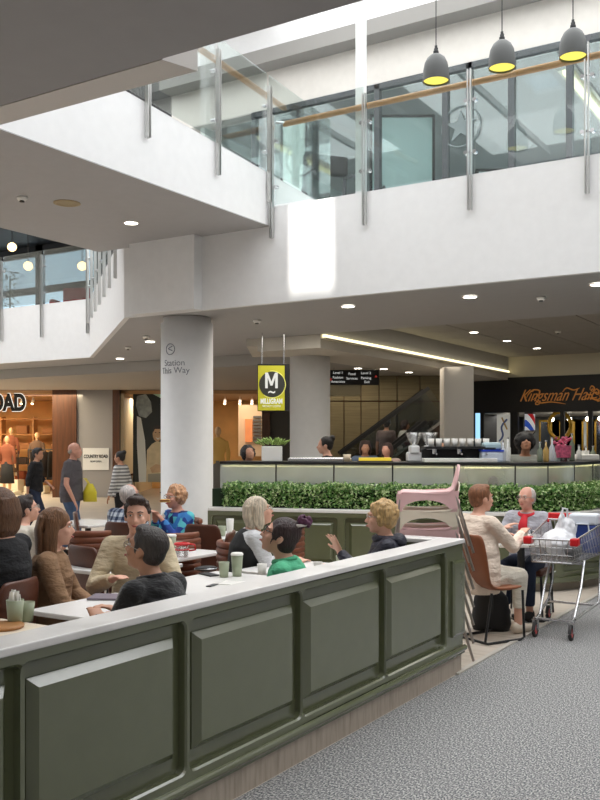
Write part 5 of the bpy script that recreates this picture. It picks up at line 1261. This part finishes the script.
cw = on_top(347); cup(347, 0, 11, 'cream takeaway cup on the servery top near the black haired staff', .05, .09, M('kraft_cup', (226, 206, 176), .6), z=1.456).location = cw
yl = thing('menu_light', 'yellow lit strip sign on the servery top', 'sign', on_top(375), TH)
MB().box((-.20, -.04, 0), (.2, .04, .05)).build('panel', M('yellow_panel', (226, 196, 60), .5, emit=.5), yl, bevel=.005); MB().box((-.22, -.05, 0), (.22, .05, .012)).build('base', blackm, yl)
# coffee machine
cmn = thing('coffee_machine', 'silver and black espresso machine with white cups along its top', 'coffee machine', on_top(458), TH)
MB().box((-.42, -.18, .16), (.42, .2, .19)).build('cup_tray', blackm, cmn); MB().box((-.44, -.2, 0), (.44, .2, .05)).build('drip_base', cupw, cmn, bevel=.01); MB().box((-.44, -.02, .05), (.44, .2, .16)).build('machine_body', blackm, cmn, bevel=.01)
for s_ in (-.3, 0, .3): MB().cyl((s_, -.1, .16), (s_, -.1, .10), .03).cyl((s_, -.12, .11), (s_, -.26, .10), .012).build('group_head', chrome, cmn)
for i in range(8):
    o = MB().lathe([(0, 0), (.032, 0), (.04, .095), (.036, .095), (.03, .006), (0, .006)], n=16).build('stacked_cup', cupw, smooth=True)
    q = Vector(on_top(458))+CR*(-.34+.095*i)-CFW*.08; o.location = (q.x, q.y, 1.456+.191); tag(o, 'white cup in the row on top of the espresso machine', 'cup', 'cups on the espresso machine')
gr = thing('coffee_grinder', 'coffee grinder with a clear cone hopper on the servery top', 'grinder', on_top(414), TH)
MB().box((-.09, -.08, 0), (.09, .1, .12)).box((-.06, -.1, .1), (.06, .1, .20)).build('grinder_body', M('white_metal', (214, 214, 214), .3), gr, bevel=.02); MB().lathe([(.04, .2), (.11, .36), (.105, .36), (.035, .2)], n=20).build('hopper', glassm('clear_glass', (.95, .95, .95), .12), gr, smooth=True)
gr2 = copy_tree(gr, None, 'second coffee grinder, standing close to the espresso machine', on_top(429), TH)
bx2 = thing('storage_tub', 'pale blue and white plastic tubs stacked on the servery top', 'tub', on_top(491), TH)
MB().box((-.13, -.1, 0), (.13, .1, .13)).build('tub_body', M('tub_white', (206, 216, 230), .4), bx2, bevel=.02); MB().box((-.135, -.105, .13), (.135, .105, .15)).build('blue_band', M('tub_blue', (40, 70, 190), .4), bx2); MB().box((-.11, -.09, .15), (.11, .09, .24)).build('tub_lid', M('tub_pale', (170, 196, 206), .4), bx2, bevel=.03)
random.seed(12)
for k, x in enumerate((503, 508, 540, 546, 552, 558, 565, 572, 579, 586, 593)):
    h = random.uniform(.16, .34); c_ = random.choice([(190, 200, 196), (220, 220, 214), (120, 130, 110), (196, 160, 90), (210, 214, 220)])
    t = thing('bottle', 'slim bottle among those standing on the servery top before the barber shop', 'bottle', on_top(x), 0, 'bottles on the servery top')
    MB().lathe([(0, 0), (.032, 0), (.035, .02), (.035, h*.6), (.012, h*.78), (.012, h), (0, h)], n=16).build('glass_body', M('bottle_%d' % c_[2], c_, .15, spec=.8), t, smooth=True); MB().cyl((0, 0, h), (0, 0, h+.02), .014).build('stopper', chrome, t)
fj = thing('flower_jar', 'pink and red flowers in a clear jar on the servery top', 'flowers', tuple(Vector(on_top(561))-CFW*.1))
MB().lathe([(0, 0), (.05, 0), (.055, .13), (.05, .13), (.046, .006), (0, .006)]).build('jar', MC['clear_glass'], fj, smooth=True)
m = MB(); m.cyl((0, 0, .05), (0, 0, .2), .09, .1)
for k in range(40): a, r = random.uniform(0, 6.28), random.uniform(0, .12); m.ell((r*math.cos(a), r*math.sin(a), .16+random.uniform(0, .14)), random.uniform(.014, .026), 1)
m.build('petals', M('pink_petal', (196, 90, 120), .7, var=.4, vs=30), fj)
bl_ = thing('receipt_printer', 'low white box with papers on the end of the servery top', 'printer', tuple(Vector(on_top(585))-CFW*.0), TH+.2)
MB().box((-.16, -.1, 0), (.16, .1, .08)).build('printer_body', cupw, bl_, bevel=.015); MB().box((-.05, -.02, .08), (.05, 0, .13)).build('paper', cupw, bl_)
# ================================================================== HANGING CAFÉ SIGN
ms = thing('cafe_sign', 'yellow and black hanging café sign with a large white M', 'sign')
D3 = 15.2
def q3(x, y, dd=0): return Vector((U(x, D3), D3+dd, Zy(y, D3)))
lo, hi = q3(257.5, 411), q3(287, 365)
MB(CAMF).box((lo.x, D3, lo.z), (hi.x+.04, D3+.12, hi.z+.02)).build('case', blackm, ms, bevel=.01)
MB(CAMF).box((lo.x+.01, D3-.01, lo.z+.01), (hi.x-.04, D3, hi.z-.01)).build('face', M('lime_yellow', (188, 184, 44), .5, emit=.25), ms)
cx_, cz_ = U(272, D3), Zy(384.5, D3)
MB(CAMF).cyl((cx_, D3-.012, cz_), (cx_, D3-.016, cz_), .215, n=48).build('disc', M('sign_charcoal', (56, 58, 54), .5), ms)
k = [(cx_+.225*math.cos(i*PI/20), D3-.014, cz_+.225*math.sin(i*PI/20)) for i in range(-14, 12)]
MB(CAMF).loft(k, .008, 6).build('arc', M('arc_yellow', (226, 226, 120), .5, emit=.2), ms)
wl = emis('letter_white', (245, 244, 235), .9)
fmx = lambda x, y: face_m(CAMF @ Vector((U(x, D3), D3-.02, Zy(y, D3))), CR)
mq = [(-.105, -.13), (-.105, .13), (-.058, .13), (0, -.02), (.058, .13), (.105, .13), (.105, -.13), (.062, -.13), (.062, .045), (.018, -.085), (-.018, -.085), (-.062, .045), (-.062, -.13)]
MB(CAMF).prism([(U(271.5, D3)+a, Zy(380.5, D3)+b) for a, b in mq], D3-.024, D3-.018, 'y').build('letter', wl, ms)
text(S, 'letter', '~', .20, wl, fmx(271.8, 391.8), ms, .003, bold=.004)
text(S, 'lettering', 'MILLIGRAM', .118, wl, fmx(271.5, 401.5), ms, .003, bold=.004, sx=.62)
text(S, 'lettering', 'SPECIALTY COFFEE', .045, wl, fmx(271.5, 406.3), ms, .002, sx=.8)
for k in (262, 284): MB(CAMF).cyl((U(k, D3), D3+.06, hi.z), (U(k, D3), D3+.06, CE), .009).build('hanging_rod', chrome, ms)
# ================================================================== PENDANTS AND CEILING FITTINGS
lampg = M('grey_lamp_enamel', (72, 74, 73), .5); inner = emis('yellow_inner', (255, 240, 110), 1.25)
for (x, y, d, lab) in ((436, 68.5, 9.4, 'grey dome pendant lamp, lowest of the three over the atrium'), (502, 55, 9.2, 'grey dome pendant lamp, the middle one of the three'), (573, 43.5, 9.05, 'grey dome pendant lamp, nearest the glass balustrade corner at the frame edge')):
    p = P(x, y, d); t = thing('pendant_lamp', lab, 'lamp', tuple(p)); R_ = .135
    MB().lathe([(R_, -.135), (R_*1.0, -.10), (R_*.97, -.02), (R_*.88, .05), (R_*.68, .105), (R_*.38, .14), (.02, .15), (.018, .148), (R_*.36, .132), (R_*.64, .098), (R_*.84, .04), (R_*.93, -.02), (R_*.96, -.10), (R_*.96, -.135)], n=40).build('lamp_shade', lampg, t, smooth=True)
    MB().lathe([(0, -.115), (R_*.955, -.115), (R_*.955, -.11), (0, -.11)], n=36).build('diffuser', inner, t)
    MB().lathe([(0, .14), (.03, .14), (.028, .18), (.014, .19), (.014, .235), (0, .215)], n=16).loft([(.018*math.cos(a), 0, .20+.018*math.sin(a)) for a in [i*PI/6 for i in range(12)]], .005, 6, closed=True).build('cap', blackm, t, smooth=True)
    MB().cyl((0, 0, .21), (0, 0, 9.05-p.z), .0055, n=6).build('cord', blackm, t)
def atz(x, y, z): d = (z-EYE)*F/(HZ-y); return P(x, y, d)
def downlight(x, y, z, lab, r=.085):
    p = atz(x, y, z); t = thing('downlight', lab, 'light', (p.x, p.y, z))
    MB().lathe([(r, -.012), (r+.018, -.008), (r+.018, 0), (r, 0), (r, -.012)], n=28).build('ring', cupw, t); MB().lathe([(0, -.004), (r, -.004), (r, -.008), (0, -.008)], n=28).build('diffuser', dglow, t)
for (x, y, z, lab) in ((131, 222.5, 4.55, 'round downlight in the soffit of the upper walkway'), (348, 306, CE, 'downlight in the soffit just under the white fascia, above the round column'),
    (470, 296.5, CE, 'downlight under the white fascia, above the square column'), (598, 284, CE, 'downlight under the fascia at the frame edge'),
    (474, 332, 3.89, 'recess downlight nearest the fascia, first of the row of three'), (507, 340.5, 3.89, 'recess downlight, the middle of the row of three'), (537, 348, 3.89, 'recess downlight, last and farthest of the row of three'),
    (150, 341.5, CE, 'downlight next to the white column, under the chamfered fascia'), (120, 358.5, CE, 'downlight farther along under the chamfered fascia'),
    (358, 368, 3.30, 'downlight above the directory sign'), (384, 368.5, 3.30, 'downlight beside the directory sign'), (409, 372, 3.30, 'downlight close to the square column')):
    downlight(x, y, z, lab)
def detector(x, y, z, lab):
    p = atz(x, y, z); t = thing('smoke_detector', lab, 'detector', (p.x, p.y, z))
    MB().lathe([(0, 0), (.06, 0), (.06, -.02), (.04, -.045), (0, -.045)], n=20).build('housing', cupw, t, smooth=True); MB().lathe([(.028, -.045), (.03, -.06), (0, -.062)], n=14).build('sensor', dark, t)
detector(22, 197, 4.55, 'small round smoke detector on the walkway soffit'); detector(541, 297, CE, 'dark smoke detector on the soffit under the fascia'); detector(146, 336, CE, 'smoke detector beside the downlight near the column'); detector(128, 347, CE, 'smoke detector farther along the chamfered fascia'); detector(257, 320, CE, 'small sprinkler head above the café sign'); detector(558, 331, 3.89, 'smoke detector in the tiled recess')
sp_ = thing('ceiling_speaker', 'flat oval brass coloured ceiling grille on the walkway soffit', 'grille', (atz(67, 203, 4.55).x, atz(67, 203, 4.55).y, 4.55))
MB().lathe([(0, -.006), (.10, -.006), (.13, -.014), (.16, -.008), (.16, 0), (0, 0)], n=36).build('grille', M('brass_grille', (166, 148, 112), .5, bump=(200, .6)), sp_)
# ================================================================== UPSTAIRS FURNITURE
def up(x, y, d, lab): p = P(x, y, d); return p
def treadmill(x, d, lab, ry):
    p = G(x, d, FL2); t = thing('treadmill', lab, 'treadmill', tuple(p), ry)
    MB().box((-.38, -.9, 0), (.38, .8, .16)).build('deck', dark, t, bevel=.03)
    for s_ in (-1, 1):
        MB().loft([(s_*.36, .7, .1), (s_*.34, .55, 1.15)], .035, 8).build('upright', frame, t); MB().loft([(s_*.34, .55, 1.1), (s_*.33, .2, 1.05), (s_*.33, .02, .95), (s_*.33, .04, .88)], .025, 8).build('handle', frame, t)
    MB().box((-.36, .45, 1.12), (.36, .6, 1.42)).build('console', blackm, t, bevel=.03)
treadmill(338, 13.9, 'dark treadmill behind the glass near the white steel post', .9); treadmill(405, 14.6, 'dark treadmill near the middle of the upstairs room', .5)
ob = thing('office_chair', 'black chair with a wide curved back seen through the upstairs glazing', 'chair', tuple(G(440, 17.2, FL2)), 2.6)
MB().loft([(.45*math.cos(a), .45*math.sin(a), .95+.1*math.sin(a)) for a in [PI*i/10 for i in range(11)]], [(.2, .03)]*11, 8, side=(0, 0, 1)).build('backrest', blackm, ob, smooth=True)
MB().lathe([(0, .42), (.4, .42), (.4, .52), (0, .52)]).build('seat', blackm, ob); MB().lathe([(0, 0), (.3, 0), (.04, .06), (.03, .42), (0, .42)]).build('pedestal', chrome, ob)
ac = thing('armchair', 'red armchair at the window of the far balcony', 'chair', (onY(72, 17.3), 17.3, FL2), .4)
MB().box((-.4, -.4, 0), (.4, .4, .45)).build('seat', M('red_fabric', (150, 40, 46), .9), ac, bevel=.06); MB().box((-.4, .28, .4), (.4, .45, 1.05)).build('backrest', MC['red_fabric'], ac, bevel=.06)
for s_ in (-1, 1): MB().box((s_*.4-.08, -.4, .1), (s_*.4+.08, .4, .65)).build('armrest', MC['red_fabric'], ac, bevel=.05); 
for i, (x, y, lab) in enumerate(((12, 247, 'small warm pendant over the far balcony, nearest the frame edge'), (82, 266, 'warm pendant lamp against the brown wall of the far balcony'), (28, 266, 'small warm pendant in the middle of the far balcony window'))):
    p = P(x, y, 22); t = thing('globe_pendant', lab, 'lamp', tuple(p)); MB().ell((0, 0, 0), .11, 2).build('globe', emis('warm_globe', (255, 214, 150), 5), t, smooth=True); MB().cyl((0, 0, .1), (0, 0, 7.45-p.z), .01, n=6).build('cord', blackm, t)
wk = thing('planter_box', 'dark plant standing behind the far balcony glass', 'plant', (onY(10, 16.6), 16.6, FL2)); MB().lathe([(0, 0), (.18, 0), (.22, .4), (0, .4)]).build('pot', blackm, wk)
m = MB(); random.seed(21)
for k in range(90): a, z = random.uniform(0, 6.28), random.uniform(.5, 1.5); r = random.uniform(.02, .28); c_ = Vector((r*math.cos(a), r*math.sin(a), z)); m.loft([c_, c_+Vector((.07*math.cos(a), .07*math.sin(a), .03)), c_+Vector((.13*math.cos(a), .13*math.sin(a), -.01))], [.004, (.03, .004), .002], 6)
m.cyl((0, 0, .4), (0, 0, 1.3), .02); m.build('foliage', M('dark_leaf', (40, 66, 40), .6), wk)

mint = M('pale_mint_screen', (214, 232, 226), .5)
def screen(x0, x1, ytop, d, lab):
    a, b = G(x0, d, FL2), G(x1, d, FL2); zt = EYE+(HZ-ytop)/F*d; w_ = (b-a).length
    t = thing('partition_screen', lab, 'screen', tuple((a+b)/2), TH)
    MB().box((-w_/2, -.03, .06), (w_/2, .03, zt-FL2)).build('panel', mint, t, bevel=.005)
    MB().box((-w_/2-.04, -.05, 0), (-w_/2, .05, zt-FL2+.04)).build('post', blackm, t); MB().box((w_/2, -.05, 0), (w_/2+.04, .05, zt-FL2+.04)).build('post', blackm, t)
    MB().box((-w_/2, -.045, zt-FL2), (w_/2, .045, zt-FL2+.04)).build('top_rail', blackm, t)
screen(372, 432, 118, 15.0, 'wide pale mint screen behind the upstairs glazing beside the steel post')
screen(283, 305, 122, 15.2, 'narrow pale mint screen upstairs where the two balustrades meet')
screen(478, 545, 172, 14.6, 'low pale screen with a black rail behind the middle of the upstairs glazing')
screen(548, 600, 165, 14.4, 'low pale screen with a black rail at the frame edge upstairs')
